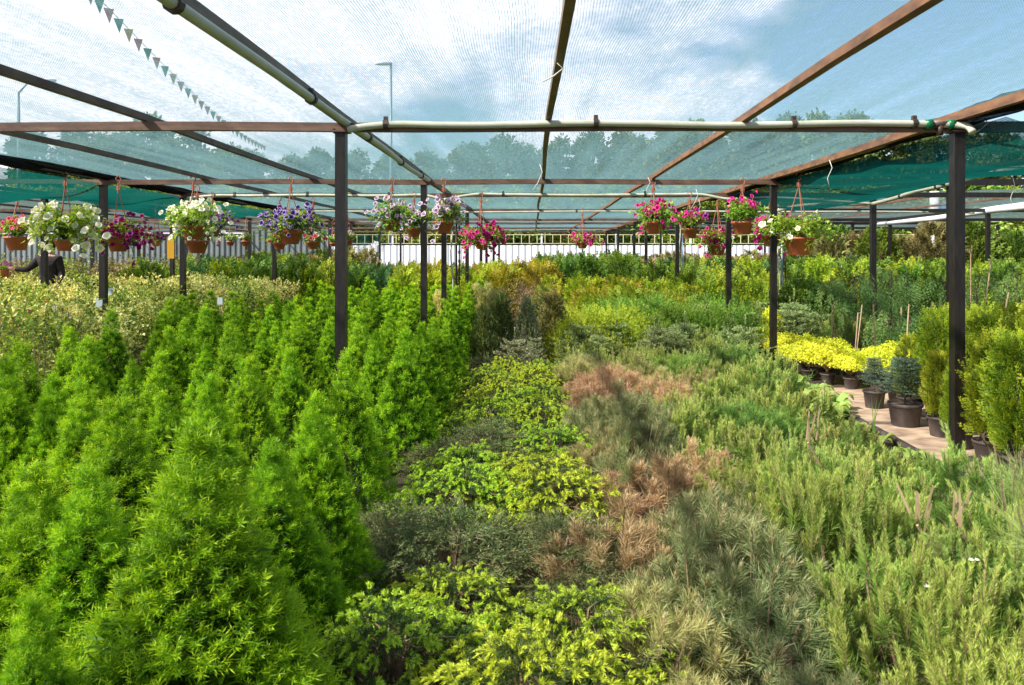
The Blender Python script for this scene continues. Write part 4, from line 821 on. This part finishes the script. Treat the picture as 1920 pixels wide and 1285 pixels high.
# dark cones, silver cone, cream plumes, pinkish twigs
one('dark_conifer', CONE[0], 940, 548, 10.9, 1.05, 1.05, 'dark bronzed columnar conifer beside the bright dwarf conifers', 'conifer', None, M_DARK)
one('dark_conifer', CONE[1], 1035, 548, 11.4, 1.05, 1.25, 'broad dark bronzed conifer right of the silver cone', 'conifer', None, M_BROWNG)
one('dark_conifer', CONE[0], 1018, 556, 11.9, 1.05, 1.0, 'dark green conifer just behind the silver cone', 'conifer', None, M_DARK)
one('silver_conifer', CONE[1], 988, 560, 10.7, 1.05, .85, 'narrow conifer flecked silver white between the dark ones', 'conifer', None, M_SILV)
one('dark_conifer', CONE[1], 905, 575, 10.4, 1.05, .8, 'small dark conifer at the far corner of the dwarf conifer bed', 'conifer', None, M_DARK)
for k, (px, py, Y) in enumerate([(905, 540, 13.2), (925, 545, 12.9), (893, 532, 14.0), (822, 548, 12.8), (915, 530, 14.4)]):
    one('cream_shrub', CONE[k % 2], px, py, Y, 1.05, .8, ['cream yellow conifer left of the dark column, front', 'cream yellow conifer left of the dark column, right one', 'cream yellow conifer behind the front cream pair', 'cream yellow conifer peeping beside the lilac basket\'s post', 'cream yellow conifer rearmost of the cream group'][k], 'conifer', 'cream conifers', M_CREAMP)
PK = leafy(161, 1.2, .55, 14, 2600, .03, .008).mesh('foliage', [M_PINK, M_BARK])
one('twiggy_shrub', PK, 968, 520, 15.4, 1.25, 1.3, 'pinkish brown twiggy shrub in front of the golden thujas', 'shrub', 'pinkish shrubs')
one('twiggy_shrub', PK, 998, 526, 14.6, 1.25, 1.0, 'smaller pinkish brown shrub right of the larger one', 'shrub', 'pinkish shrubs')
field('green_thuja', TH_F, (.3, 3.2), (14.9, 16.5), .5, .55, (.8, 1.0), 'low yellow green thuja between pinkish shrub and post line', 'thuja', 'yellow green thujas behind the junipers', m=[M_THUJA, M_GOLD, M_THUJA])
field('golden_thuja', BUSH, (-3.0, 0.2), (16.9, 20.5), .62, .8, (1.25, 1.5), 'golden yellow bush in the band before the white fence', 'thuja', 'golden bushes at the back', m=[M_GOLD, M_GOLD, M_JUNY])
field('golden_thuja', BUSH, (1.2, 2.6), (13.2, 17.0), .6, .7, (.9, 1.1), 'golden green bush behind the green junipers', 'thuja', 'golden bushes behind junipers', m=[M_GOLD, M_THUJA, M_THUJA])
field('green_thuja', TH_F, (.4, 3.4), (18, 24), .6, .9, (1.15, 1.4), 'dark green thuja in the block before the fence', 'thuja', 'green thujas before the fence')
# right of the post line
field('green_thuja', TH_F, (3.5, 5.5), (15, 19), .55, .7, (.9, 1.15), 'green thuja in the gap row behind the yellow shrubs', 'thuja', 'thujas behind the yellow shrubs', m=[M_THUJAD, M_THUJA])
for k, (px, py, Y) in enumerate([(1340, 500, 16), (1325, 520, 14.6), (1300, 535, 14.2)]):
    one('pointed_thuja', TH_F[k], px, py, Y, 1.15, .9, ['tall pointed green thuja left of the second right post', 'green thuja in front of the tall pointed one', 'lowest green thuja left of the tall pointed one'][k], 'thuja', None, M_THUJA)
for k, (px, py, Y) in enumerate([(1510, 520, 13.4), (1555, 535, 12.9), (1490, 535, 13.2), (1585, 505, 14.2)]):
    one('broad_cypress', BUSH[k % 2], px, py, Y, .95, 1.25, ['broad green cypress right of the white petunia basket', 'broad pale green cypress before the weeping conifers', 'broad green cypress left end behind the yellow drift', 'green cypress behind the pale green one'][k], 'cypress', 'broad cypresses', [M_THUJAD, M_WEEP, M_THUJAD, M_THUJA][k])
for k, (px, py, Y) in enumerate([(1605, 508, 11.8), (1672, 505, 12.4), (1640, 530, 11.2), (1700, 520, 12.9), (1835, 505, 11.2), (1905, 500, 11.6), (1770, 520, 12), (1560, 520, 12.4)]):
    one('weeping_conifer', WEEP[k % 3], px, py, Y, 1.38, 1.1, ['weeping conifer with bare leader left of the gap post', 'weeping conifer with arching top right of the gap post', 'shorter weeping conifer behind the gap post', 'weeping conifer between gap post and front right post', 'weeping conifer right of the front right post', 'weeping conifer at the right frame edge', 'weeping conifer behind the front right post', 'weeping conifer leftmost of the row'][k], 'weeping conifer', 'weeping conifers on the right')
kk = 0
for y in (8.1, 9.0, 9.7, 10.5):
    for x in np.arange(4.6, 7.6, .5):
        if x/y > .72 or (y > 8.5 and x < 5.1) or (y < 8.6 and x < 5.3): continue
        kk += 1; o = link('low_weeping_conifer', WLOW[kk % 2], loc=(x+rg.normal(0, .06), y+rg.normal(0, .06), 0), rz=rg.uniform(0, 6), sc=(1.25, 1.25, 1.1)); tag(o, f'low weeping grey green conifer behind the potted thujas, {ORD[kk]} from the left', 'weeping conifer', 'low weeping conifers')
for k, (px, py, Y) in enumerate([(1605, 600, 10.4), (1610, 585, 10.6), (1560, 585, 10.8), (1740, 580, 9.2), (1872, 565, 8.6), (1690, 590, 9.8), (1820, 480, 11), (1846, 500, 11), (1700, 585, 9.5), (1640, 585, 9.9)]):
    p = at(px, py, Y); lean = [(.03), .05, 0, .05, .12, 0, 0, .1, .03, -.02][k]; g = Geo(); g.tube([(-lean, 0, -p.z), (lean, 0, .1)], .009, 0, 6); o = g.obj('bamboo_stake', M_STAKE); o.location = p; tag(o, f'thin tan bamboo stake among the weeping conifers, {["at the gap post", "leaning at the gap post", "left of the gap post", "left of the front right post", "leaning far right", "between the two dark posts", "tall, right of the front post", "tall and leaning, right of the front post", "shorter, between the dark posts", "just right of the gap post"][k]}', 'stake', 'bamboo stakes')
field('green_thuja', TH_F, (5.9, 13.5), (13.3, 17.5), .62, .75, (1.1, 1.32), 'yellow green thuja in the hedge block behind the weeping conifers', 'thuja', 'thuja block on the right', m=[M_THUJAD, M_THUJA, M_THUJAD], cond=lambda x, y: not (x < 7 and y < 13.8))
field('bronzed_thuja', TH_T, (9.0, 17.5), (21.9, 26.5), 1.3, 1.6, (1.0, 1.2), 'large bronzed conifer in the row beyond the thuja block', 'conifer', 'large bronzed conifers at the right back', m=[M_BROWNG, M_THUJAD, M_BROWNG])
field('bronzed_thuja', TH_T, (4.0, 9.2), (25.2, 30), 1.1, 1.6, (.66, .82), 'low bronzed shrub before the white fence', 'shrub', 'bronzed shrubs before the fence', m=[M_BROWNG, M_PINK, M_BROWNG])
field('green_thuja', TH_F, (4.2, 9.5), (19.5, 24), .8, 1.1, (1.1, 1.3), 'green thuja between posts and the white fence', 'thuja', 'thujas right of centre back', m=[M_THUJAD, M_THUJA, M_BLUEG])
one('rosy_shrub', PK, 1310, 492, 24, 1.25, 2.0, 'tan feathery shrub in front of the white fence', 'shrub', None, M_PINK)
# left: behind the dwarf conifers
field('blue_green_cypress', TH_F, (-4.4, -1.7), (17.4, 21.5), .5, .7, (.95, 1.15), 'blue green cypress behind the dwarf conifers', 'cypress', 'blue green cypresses', m=[M_BLUEG, M_THUJAD])
field('green_thuja', TH_F, (-9.5, -4.6), (17.6, 21.5), .55, .8, (1.05, 1.3), 'green thuja between cream shrubs and the sheet wall', 'thuja', 'thujas before the sheet wall', m=[M_THUJAD, M_THUJA, M_BLUEG])
field('dull_bush', TH_T, (-9, -5.2), (23, 26), 1.1, 1.2, (.66, .85), 'dull green bush close to the sheet wall', 'shrub', 'dull bushes by the sheet wall', m=[M_BROWNG, M_THUJAD])
field('rosy_shrub', SHR, (-16.5, -8.5), (18.5, 24), .8, .95, (1.15, 1.35), 'reddish green shrub at the back of the left rows', 'shrub', 'reddish shrubs at the left back', m=[M_ROSY, M_SHRUB, M_ROSY, M_BROWNG])
field('cream_shrub', CRM, (-11.5, -5.3), (11.0, 17.2), .66, .72, (.85, 1.1), 'cream variegated shrub in the pale block left of the conifers', 'shrub', 'cream variegated shrubs', cond=lambda x, y: x < -5.2-.0*(y-10), m=[M_CREAM, M_CREAM, M_CREAM, M_SHRUB])
field('leafy_shrub', SHR, (-8.3, -4.6), (7.4, 10.8), .52, .6, (.78, 1.0), 'thin stemmed green shrub between dwarf conifers and cream shrubs', 'shrub', 'mixed green shrubs', cond=lambda x, y: x < -3.55-.26*(y-4), m=[M_SHRUB, M_CREAM, M_SHRUB])
field('rose_bush', TEA, (-5.6, -3.6), (5.4, 7.4), .42, .5, (.8, .98), 'bare stemmed rose bush with sparse leaves at the left edge', 'rose bush', 'rose bushes', cond=lambda x, y: x < -3.6-.26*(y-4))
for k, (px, py, Y) in enumerate([(215, 565, 10.2), (150, 578, 9.8), (133, 578, 10), (232, 545, 12), (430, 562, 12), (170, 575, 10.2)]):
    p = at(px, py, Y); t = empty('plant_tag', (p.x, p.y-.35, 0)); tag(t, ['pale blue plant tag before the cream shrubs', 'brown plant tag left of the pale one', 'small white tag by the left black post', 'pale tag higher up among cream shrubs', 'pale blue tag just behind the dwarf conifer tops', 'grey green tag beside the brown one'][k], 'plant tag', 'plant tags')
    g = Geo(); g.tube([(0, 0, 0), (0, 0, p.z)], .006, 0, 5); g.obj('pin', M_STAKE, t); g = Geo(); g.box((0, -.01, p.z), (.08, .006, .11)); g.obj('card', [M_TAG, M_BARK][k == 1], t)
p = at(1304, 540, 15); g = Geo(); g.box((0, 0, 0), (.04, .01, .1)); g.tube([(0, .01, 0), (0, .01, -1.0)], .006, 0, 5); o = g.obj('red_plant_tag', M_RED); o.location = p; tag(o, 'small red plant tag among the thujas', 'plant tag')
# yellow card between two posts
p = at(320, 466, 14.0); t = empty('yellow_card', p); tag(t, 'orange yellow hanging card behind the white petunia basket posts', 'card'); g = Geo(); g.box((0, 0, 0), (.13, .008, .38)); g.obj('card', M_YSIGN, t); g = Geo(); g.tube([(0, 0, .2), (0, 0, TOP-p.z)], .004, 0, 4); g.obj('wire', M_CLAMP, t)

# ================================================================== HANGING BASKETS
def basket(px, py, rimpx, Y, hookpy, cols, spread, nfl, label, seed, droop=.1, leafn=520, greens=None, hook_x=None, topheavy=0, small=False, fr=.036, hang=True, mound=1.25):
    spread *= 1.12; nfl = int(nfl*1.8); leafn = int(leafn*1.5)
    rg = np.random.default_rng(seed); r = rimpx*Y/FPX/2; h = r*1.15; p = at(px, py, Y); base = p.z-h*.5
    t = empty('hanging_basket', (p.x, Y, base)); tag(t, label, 'hanging basket', 'hanging flower baskets')
    g = Geo(); g.lathe([(0, 0), (r*.60, 0), (r*.63, .004), (r*.93, h-.03), (r*1.0, h-.028), (r*1.015, h), (r*.97, h), (r*.93, h-.03), (r*.9, h-.05), (0, h-.04)], 0, 28); g.obj('pot', M_TERRA, t, True)
    zt = TOP+.02-base if hang else (EYE-(hookpy-VY)*Y/FPX)-base; zt = min(zt, TOP+.05-base)
    g = Geo()
    for k in range(3):
        a = k*2.094+.5; e = (r*math.cos(a), r*math.sin(a), h-.01); g.tube([e, (0, 0, zt-.10)], .0055 if Y < 11 else .007, 0, 5)
    g.tube([(0, 0, zt-.12), (0, 0, zt-.02)], .012, 0, 6); g.box((0, 0, zt-.09), (.05, .012, .05)); g.tube([(.02, 0, zt-.03), (.035, 0, zt+.03), (.0, 0, zt+.075), (-.035, 0, zt+.03)], .008, 0, 6); g.obj('hanger', M_CORD, t)
    # foliage: mound plus trailing stems
    sp = spread*Y/FPX/2; nst = 64; th_ = rg.uniform(0, 6.28, nst); out = np.stack([np.cos(th_), np.sin(th_), 0*th_], 1); reach = sp*rg.uniform(.35, 1, nst); lift = rg.uniform(.08, .22, nst)*(.7 if small else mound); fall = droop*rg.uniform(.3, 2.0, nst)*(reach/sp)**2; hang_ = rg.random(nst) < .35; fall = np.where(hang_, fall+rg.uniform(.08, .26, nst)*min(1, droop*8), fall); reach = np.where(hang_, np.maximum(reach*.6, r*1.08), reach)
    def stem(i, t_): return np.array([0, 0, h-.02])+out[i]*(reach[i]*t_)[:, None]+np.array([0, 0, 1.])*(lift[i]*np.sin(np.minimum(t_*2.2, 3.1))-fall[i]*t_**2)[:, None]
    g = Geo(); n = leafn; i = rg.integers(0, nst, n); tt = rg.uniform(.1, 1, n)**.75; P = stem(i, tt)+rg.normal(0, .03, (n, 3)); P[:, 2] += .02; D = nrm(out[i]*.5+rg.normal(0, .6, (n, 3))+[0, 0, .25]); U = nrm(np.array([0, 0, 1.])+rg.normal(0, .45, (n, 3)))
    for a, b in ((0, .33), (.33, .66), (.66, 1.0)): g.sticks(stem(np.arange(nst), np.full(nst, a)), stem(np.arange(nst), np.full(nst, b)), .003, .003)
    g.leaves(rg, P, D, U, rg.uniform(.04, .08, n), rg.uniform(.022, .045, n), np.clip(rg.normal(.5, .2, n), 0, 1)); g.obj('foliage', M_PET, t)
    for c, (col, frac) in enumerate(cols):
        m = int(nfl*frac); i = rg.integers(0, nst, m); tt = rg.uniform(.55, 1.04, m) if not topheavy else rg.uniform(.1, 1, m); P = stem(i, tt)+rg.normal(0, .025, (m, 3)); P[:, 2] += .02+topheavy*rg.uniform(.02, .07, m); P += nrm(P-[0, 0, h])*rg.uniform(.03, .075, (m, 1))
        if len(cols) > 1 and c > 0: P[:, 0] = np.abs(P[:, 0])*(1 if c % 2 else -1)
        Nn = nrm(out[i]*.6+np.array([0, -.65, .45])+rg.normal(0, .35, (m, 3))); g = Geo(); g.flowers(rg, P, Nn, rg.uniform(fr*.8, fr*1.25, m)); g.obj('blossoms', FL[col], t)
    return t
B = basket
B(1498, 462, 58, 9.3, 331, [('white', 1)], 160, 9, 'large terracotta basket of white petunias at right, nearest of all', 201, .16, 720, fr=.042)
B(1447, 452, 36, 10.6, 345, [('magenta', .8), ('wine', .2)], 90, 44, 'magenta petunias crowding the third right post beside the white basket', 202, .16, 500)
B(1392, 428, 42, 10.0, 340, [('magenta', 1)], 88, 36, 'basket with magenta petunias standing on top before the next right post', 203, .03, 560, topheavy=1)
B(1345, 469, 34, 12.9, 380, [('magenta', .8), ('white', .12), ('wine', .08)], 84, 34, 'smaller basket mixing magenta petunias with one white bloom', 204, .12, 420)
B(1225, 427, 38, 10.0, 340, [('magenta', 1)], 92, 46, 'basket of magenta petunias trailing left, leftmost of right group', 205, .15, 440, topheavy=.6)
B(1293, 438, 32, 12.2, 365, [('magenta', .85), ('violet', .15)], 92, 40, 'basket of purplish magenta petunias behind the trailing magenta one', 206, .07, 420, topheavy=.6)
B(1092, 460, 22, 16.6, 400, [('magenta', .5), ('wine', .5)], 66, 48, 'small far basket of pink and wine petunias before the white fence', 207, .08, 260, small=True)
B(735, 426, 32, 10.0, 335, [('lilac', 1)], 92, 56, 'basket of pale lilac petunias just right of the nearest left post', 208, .12, 420, topheavy=.5)
B(776, 436, 30, 12.2, 366, [('lilac', 1)], 64, 30, 'smaller pale lilac basket tucked left of the second left post', 209, .1, 320)
B(832, 426, 38, 10.0, 335, [('lilac', 1)], 84, 60, 'pale lilac petunia basket hanging right of the second left post', 210, .12, 420, topheavy=.5)
B(902, 460, 26, 12.3, 370, [('magenta', .65), ('wine', .35)], 100, 84, 'round mass of magenta and wine petunias left of the fence view', 211, .18, 620)
B(545, 445, 46, 9.9, 327, [('purple', 1)], 142, 130, 'wide basket of deep purple white edged petunias', 212, .17, 620, topheavy=.4)
B(362, 436, 44, 9.7, 330, [('white', 1)], 128, 64, 'full basket of creamy white petunias over a second pot', 213, .13, 700, topheavy=.6)
B(370, 463, 42, 11.0, 372, [('white', .7), ('pink', .3)], 84, 14, 'terracotta basket hanging just below the creamy white one', 214, .05, 200)
B(398, 436, 30, 12.3, 367, [('violet', .5), ('purple', .5)], 84, 44, 'purple petunias half hidden right of the creamy white basket', 215, .1, 320)
B(222, 460, 42, 9.8, 338, [('violet', .5), ('wine', .5)], 118, 66, 'basket of purple and wine petunias left of the creamy white one', 216, .18, 560)
B(122, 460, 38, 9.2, 333, [('white', 1)], 150, 44, 'bushy basket of large white petunias in front of the person', 217, .2, 1100, fr=.05, mound=1.9)
B(32, 457, 44, 12.2, 373, [('pink', 1)], 88, 40, 'basket of coral pink petunias at the left frame edge', 218, .05, 380, topheavy=.6)
B(432, 457, 15, 20, 400, [('white', 1)], 18, 6, 'tiny far basket with little green plant, left of two', 219, .0, 120, small=True)
B(461, 457, 18, 20, 400, [('white', 1)], 22, 6, 'tiny far basket with little green plant, right of two', 220, .0, 120, small=True)
B(652, 455, 18, 18, 410, [('lilac', 1)], 34, 10, 'small far basket with a few lilac flowers right of the nearest left post', 221, .0, 160, small=True)
B(624, 459, 12, 21, 410, [('white', 1)], 18, 4, 'tiny far basket left of the nearest left post', 222, .0, 100, small=True)
B(587, 460, 26, 13.5, 380, [('pink', .5), ('white', .5)], 40, 12, 'terracotta basket behind the right end of the purple petunias', 223, .04, 160, small=True)
B(524, 461, 24, 13, 380, [('pink', 1)], 60, 12, 'terracotta basket behind the left end of the purple petunias', 224, .04, 200, small=True)
B(292, 457, 18, 15, 395, [('violet', 1)], 44, 12, 'small basket between the wine petunias and the yellow card', 225, .04, 160, small=True)

# ================================================================== PERSON holding a potted chrysanthemum (mostly behind the white basket)
def person():
    t = empty('person', at(92, 476, 14.0)*1.0); t.location.z = 0; t.scale = (1.0, 1.0, 1.05); tag(t, 'person in black jacket behind the white basket holding out a flower pot', 'person')
    bones = {'pelvis': ((0, 0, .95), .15), 'waist': ((0, 0, 1.1), .145), 'chest': ((0, 0, 1.32), .165), 'neckb': ((0, 0, 1.47), .10), 'neck': ((0, 0, 1.53), .055), 'chin': ((0, -.02, 1.58), .07), 'head': ((0, -.01, 1.66), .095), 'crown': ((0, 0, 1.73), .07),
     'sl': ((-.17, 0, 1.43), .075), 'el': ((-.33, -.12, 1.24), .05), 'wl': ((-.52, -.2, 1.25), .034), 'hl': ((-.58, -.22, 1.26), .032),
     'sr': ((.17, 0, 1.43), .075), 'er': ((.24, .02, 1.16), .05), 'wr': ((.2, -.12, .96), .034), 'hr': ((.19, -.16, .89), .03),
     'hpl': ((-.09, 0, .88), .11), 'kl': ((-.10, -.02, .5), .065), 'al': ((-.10, .02, .09), .045), 'fl': ((-.11, -.15, .04), .035),
     'hpr': ((.09, 0, .88), .11), 'kr': ((.10, -.02, .5), .065), 'ar': ((.10, .02, .09), .045), 'fr': ((.11, -.15, .04), .035)}
    E = [('pelvis', 'waist'), ('waist', 'chest'), ('chest', 'neckb'), ('neckb', 'neck'), ('neck', 'chin'), ('chin', 'head'), ('head', 'crown'), ('neckb', 'sl'), ('sl', 'el'), ('el', 'wl'), ('wl', 'hl'), ('neckb', 'sr'), ('sr', 'er'), ('er', 'wr'), ('wr', 'hr'),
         ('pelvis', 'hpl'), ('hpl', 'kl'), ('kl', 'al'), ('al', 'fl'), ('pelvis', 'hpr'), ('hpr', 'kr'), ('kr', 'ar'), ('ar', 'fr')]
    def skin(name, keys, edges, m, extra=1.0, fingers=None):
        me = bpy.data.meshes.new(name); idx = {k: i for i, k in enumerate(keys)}; V = [bones[k][0] for k in keys]; ed = [(idx[a], idx[b]) for a, b in edges]; rad = [bones[k][1]*extra for k in keys]
        me.from_pydata(V, ed, []); me.materials.append(m); o = link(name, me, t); md = o.modifiers.new('skin', 'SKIN'); sd = me.skin_vertices[0].data
        for i, r_ in enumerate(rad): sd[i].radius = (r_, r_*(.72 if keys[i] in ('chest', 'waist', 'pelvis') else 1)); sd[i].use_root = i == 0
        s = o.modifiers.new('sub', 'SUBSURF'); s.levels = 2; s.render_levels = 2; return o
    for s, h in (('l', (-.58, -.22, 1.26)), ('r', (.19, -.16, .89))):   # fingers as short chains rooted in each palm
        for f in range(5):
            d = (-1, -.1, 0) if s == 'l' else (0, -.2, -1); off = (f-2)*.016; a = (h[0]+d[0]*.03, h[1]+off, h[2]+d[2]*.03+(.015 if f == 4 and s == 'l' else 0)); b = (a[0]+d[0]*.035, a[1]+d[1]*.03, a[2]+d[2]*.035-(.01 if s == 'l' else 0)); c = (b[0]+d[0]*.022, b[1]-.01, b[2]+d[2]*.025-(.018 if s == 'l' else 0))
            for q, (pt, rr) in enumerate(((a, .011), (b, .009), (c, .008))): bones[f'{s}{f}{q}'] = (pt, rr)
            E.extend([('h'+s, f'{s}{f}0'), (f'{s}{f}0', f'{s}{f}1'), (f'{s}{f}1', f'{s}{f}2')])
    skin('body', list(bones), E, M_SKIN)
    skin('jacket', ['waist', 'pelvis', 'chest', 'neckb', 'sl', 'el', 'wl', 'sr', 'er', 'wr'], [('waist', 'pelvis'), ('waist', 'chest'), ('chest', 'neckb'), ('neckb', 'sl'), ('sl', 'el'), ('el', 'wl'), ('neckb', 'sr'), ('sr', 'er'), ('er', 'wr')], M_CLOTH, 1.18)
    skin('trousers', ['pelvis', 'hpl', 'kl', 'al', 'hpr', 'kr', 'ar'], [('pelvis', 'hpl'), ('hpl', 'kl'), ('kl', 'al'), ('pelvis', 'hpr'), ('hpr', 'kr'), ('kr', 'ar')], M_CLOTH, 1.14)
    g = Geo(); r = np.random.default_rng(0); n = 900; d = sph(r, n, -.5, 1); d = d[(d[:, 1] > -.35) | (d[:, 2] > .45)]; P = d*[.088, .1, .105]+[0, .0, 1.69]; g.needles(r, P, nrm(np.cross(d, [1, .2, 0])), .05, 6, .05, .15, .006); g.obj('hair', M_HAIR, t)
    g = Geo(); V = Geo(); g.lathe([(0, .012), (.012, .008), (.014, 0), (.008, -.012)], 0, 8, c=(0, -.108, 1.645)); 
    for sx in (-1, 1): g.lathe([(0, .006), (.008, .0), (0, -.006)], 0, 8, c=(sx*.03, -.098, 1.672))
    g.box((0, -.1, 1.605), (.04, .01, .008)); g.obj('face', M_SKIN, t)
    q = t.location+Vector((-.66, -.24, 1.14)); k = empty('potted_chrysanthemum', q); k.rotation_euler = (0, R(-14), 0); tag(k, 'purple chrysanthemum in a small terracotta pot held by the person', 'potted flower')
    g = Geo(); g.lathe([(0, 0), (.06, 0), (.10, .13), (.105, .15), (.09, .15), (0, .14)], 0, 20); g.obj('pot', M_TERRA, k, True)
    r = np.random.default_rng(4); g = Geo(); n = 160; P = sph(r, n, 0, 1)*[.12, .12, .12]*r.uniform(.5, 1, (n, 1))+[0, 0, .15]; g.leaves(r, P, sph(r, n), sph(r, n, .3, 1), .05, .025, .5); g.obj('foliage', M_PET, k)
    g = Geo(); n = 34; d = sph(r, n, .0, 1); P = d*[.17, .17, .10]+[-.02, 0, .21]
    for c, dd in zip(P, d): m = 22; D = nrm(dd*.5+r.normal(0, .6, (m, 3))); g.leaves(r, np.repeat([c], m, 0), D, np.repeat([dd], m, 0)+.01, .03, .009, .6)
    g.obj('blossoms', FL['violet'], k)
person()

# ================================================================== BEYOND THE NURSERY
def tree_mesh(seed, H=11, Rc=2.3, n=2600, slim=1.0):
    rg = np.random.default_rng(seed); g = Geo(); g.tube([(0, 0, 0), (.1, 0, H*.4), (0, .1, H*.85)], [.22, .15, .04], 1, 8)
    nc = 46; u = rg.uniform(.18, 1, nc); pr = np.sin(np.pi*np.clip((u-.1)/.95, 0, 1))**.7; th = rg.uniform(0, 6.28, nc); r = Rc*pr*rg.uniform(.3, 1, nc)*slim; C = np.stack([r*np.cos(th), r*np.sin(th), u*H], 1); g.sticks(np.stack([0*u, 0*u, np.maximum(u*H-1.4, 1)], 1), C, .06, .02, 1)
    j = rg.integers(0, nc, n); d = sph(rg, n); P = C[j]+d*rg.uniform(.2, 1, (n, 1))*np.array([.8, .8, .65]); tc = rg.normal(0, .15, nc); g.leaves(rg, P, nrm(d+rg.normal(0, .5, (n, 3))), nrm(rg.normal(size=(n, 3))+[0, 0, .8]), rg.uniform(.24, .46, n), rg.uniform(.17, .32, n), np.clip(.5+tc[j]+rg.normal(0, .15, n), 0, 1))
    return g
def split_tree(seed, **k):
    g = tree_mesh(seed, **k); me = g.mesh('crown', [M_TREE, M_BARK]); return me
TRS = [split_tree(s, Rc=2.2, n=6500) for s in (301, 302, 303)]; TRB = [split_tree(s, Rc=3.6, n=8500) for s in (304, 305)]
TRK = Geo(); TRK.tube([(0, 0, 0), (.05, 0, 1.8)], [.26, .22], 0, 10); TRK = TRK.mesh('trunk', M_BARK)
skyline = [(-60, 262, 0), (60, 268, 0), (150, 262, 1), (210, 258, 1), (285, 243, 1), (345, 250, 1), (420, 290, 0), (470, 300, 0), (540, 308, 0), (600, 300, 0), (660, 300, 0), (740, 305, 0), (810, 300, 0), (880, 290, 0), (940, 272, 0), (990, 292, 0), (1042, 276, 0), (1110, 268, 0), (1165, 262, 0), (1200, 275, 0), (1262, 258, 0), (1300, 252, 0), (1350, 270, 0), (1400, 250, 0), (1440, 262, 0), (1480, 238, 0), (1535, 235, 0), (1590, 240, 0), (1615, 236, 0), (1680, 255, 0), (1740, 262, 0), (1810, 260, 0), (1880, 255, 0), (1960, 260, 0)]
rg = np.random.default_rng(77)
for k, (px, py, b) in enumerate(skyline):
    Y = 62+rg.uniform(-5, 7); p = at(px, py, Y); s = p.z/10.6; t = empty('broadleaf_tree', (p.x, Y, 0), rg.uniform(0, 6)); t.scale = (1.0+.2*b, 1.0+.2*b, s); tag(t, f'{"broad" if b else "slender"} green tree seen through the net, {ORD[k+1]} from the left beyond the fence', 'tree', 'trees beyond the fence'); link('crown', (TRB if b else TRS)[k % 2], t); link('trunk', TRK, t)
for k in range(26):
    x = -48+k*3.9; y = 52+rg.uniform(-2, 2); o = link('tall_bush', TRB[k % 2], loc=(x, y, -.4), rz=rg.uniform(0, 6), sc=(.9, .9, .62)); remat(o, M_SHRUB); tag(o, 'low leafy bush on the verge behind the fence', 'bush', 'bushes beyond the fence')
def lamp(px, py, Y, arm, label):
    p = at(px, py, Y); t = empty('street_lamp', (p.x, Y, 0)); tag(t, label, 'street lamp', 'street lamps'); H = p.z
    g = Geo(); g.tube([(0, 0, 0), (0, 0, H*.8), (.0, 0, H-.8), (arm*.4, 0, H-.1), (arm, 0, H)] if abs(arm) > 1 else [(0, 0, 0), (0, 0, H)], [.11, .09, .07, .05, .04] if abs(arm) > 1 else [.09, .07], 0, 8); g.obj('pole', M_GALV, t, True)
    g = Geo(); s = 1 if arm > 0 else -1; g.lathe([(0, .16), (.25, .12), (.5, .0), (.42, -.16), (0, -.2)], 0, 14); h = g.obj('lamp_head', M_FENCE, t, True); h.location = (arm+s*.25, 0, H); h.scale = (1, .5, .7)
lamp(733, 118, 42, -.2, 'street lamp with white head above the first left posts')
lamp(35, 150, 46, 1.6, 'tall street lamp with curved arm at the left')
# pole with blue thing beyond the right rows
p = at(1752, 365, 48); t = empty('white_pole', (p.x, 48, 0)); tag(t, 'white pole with a blue bundle beyond the right rows', 'pole'); g = Geo(); g.tube([(0, 0, 0), (0, 0, 5.6)], .28, 0, 12); g.obj('pole', M_FENCE, t, True); g = Geo(); g.lathe([(0, .35), (.3, .2), (.35, -.1), (.2, -.5), (0, -.55)], 0, 10); o = g.obj('blue_bundle', M_BLUET, t, True); o.location = (.65, -.1, 4.6)
# pennant string
A = at(150, -40, 10.5); Bq = at(498, 275, 33); t = empty('pennant_string', A); tag(t, 'string of little coloured pennants hanging above the net', 'pennants'); n = 30; g = Geo()
def rope(s): c = A.lerp(Bq, s)-A; c.z -= .35*math.sin(math.pi*s); return c
g.tube([rope(s) for s in np.linspace(0, 1, 40)], .008, 0, 5); g.obj('rope', M_HAND, t)
FC = [solid('red_flag', (.62, .16, .12, 1)), solid('green_flag', (.02, .25, .14, 1)), solid('yellow_flag', (.65, .42, .05, 1))]
fm = []
for m in FC:
    g = Geo(); g.add([(-.075, 0, 0), (.075, .0, 0), (.01, .03, -.23), (-.075, .006, 0), (.075, .006, 0), (.01, .036, -.23)], [(0, 1, 2), (5, 4, 3)]); fm.append(g.mesh('flag', m))
order = [0, 0, 1, 0, 1, 2, 0, 1, 0, 1, 2, 0, 1, 2]
for k in range(30):
    s = (k+.5)/30; s = s**1.35; o = link('flag', fm[order[k % 14]], t, loc=rope(s), rz=R(25))
# low buildings / parked light shapes behind the fence
print('objects', len(bpy.data.objects))
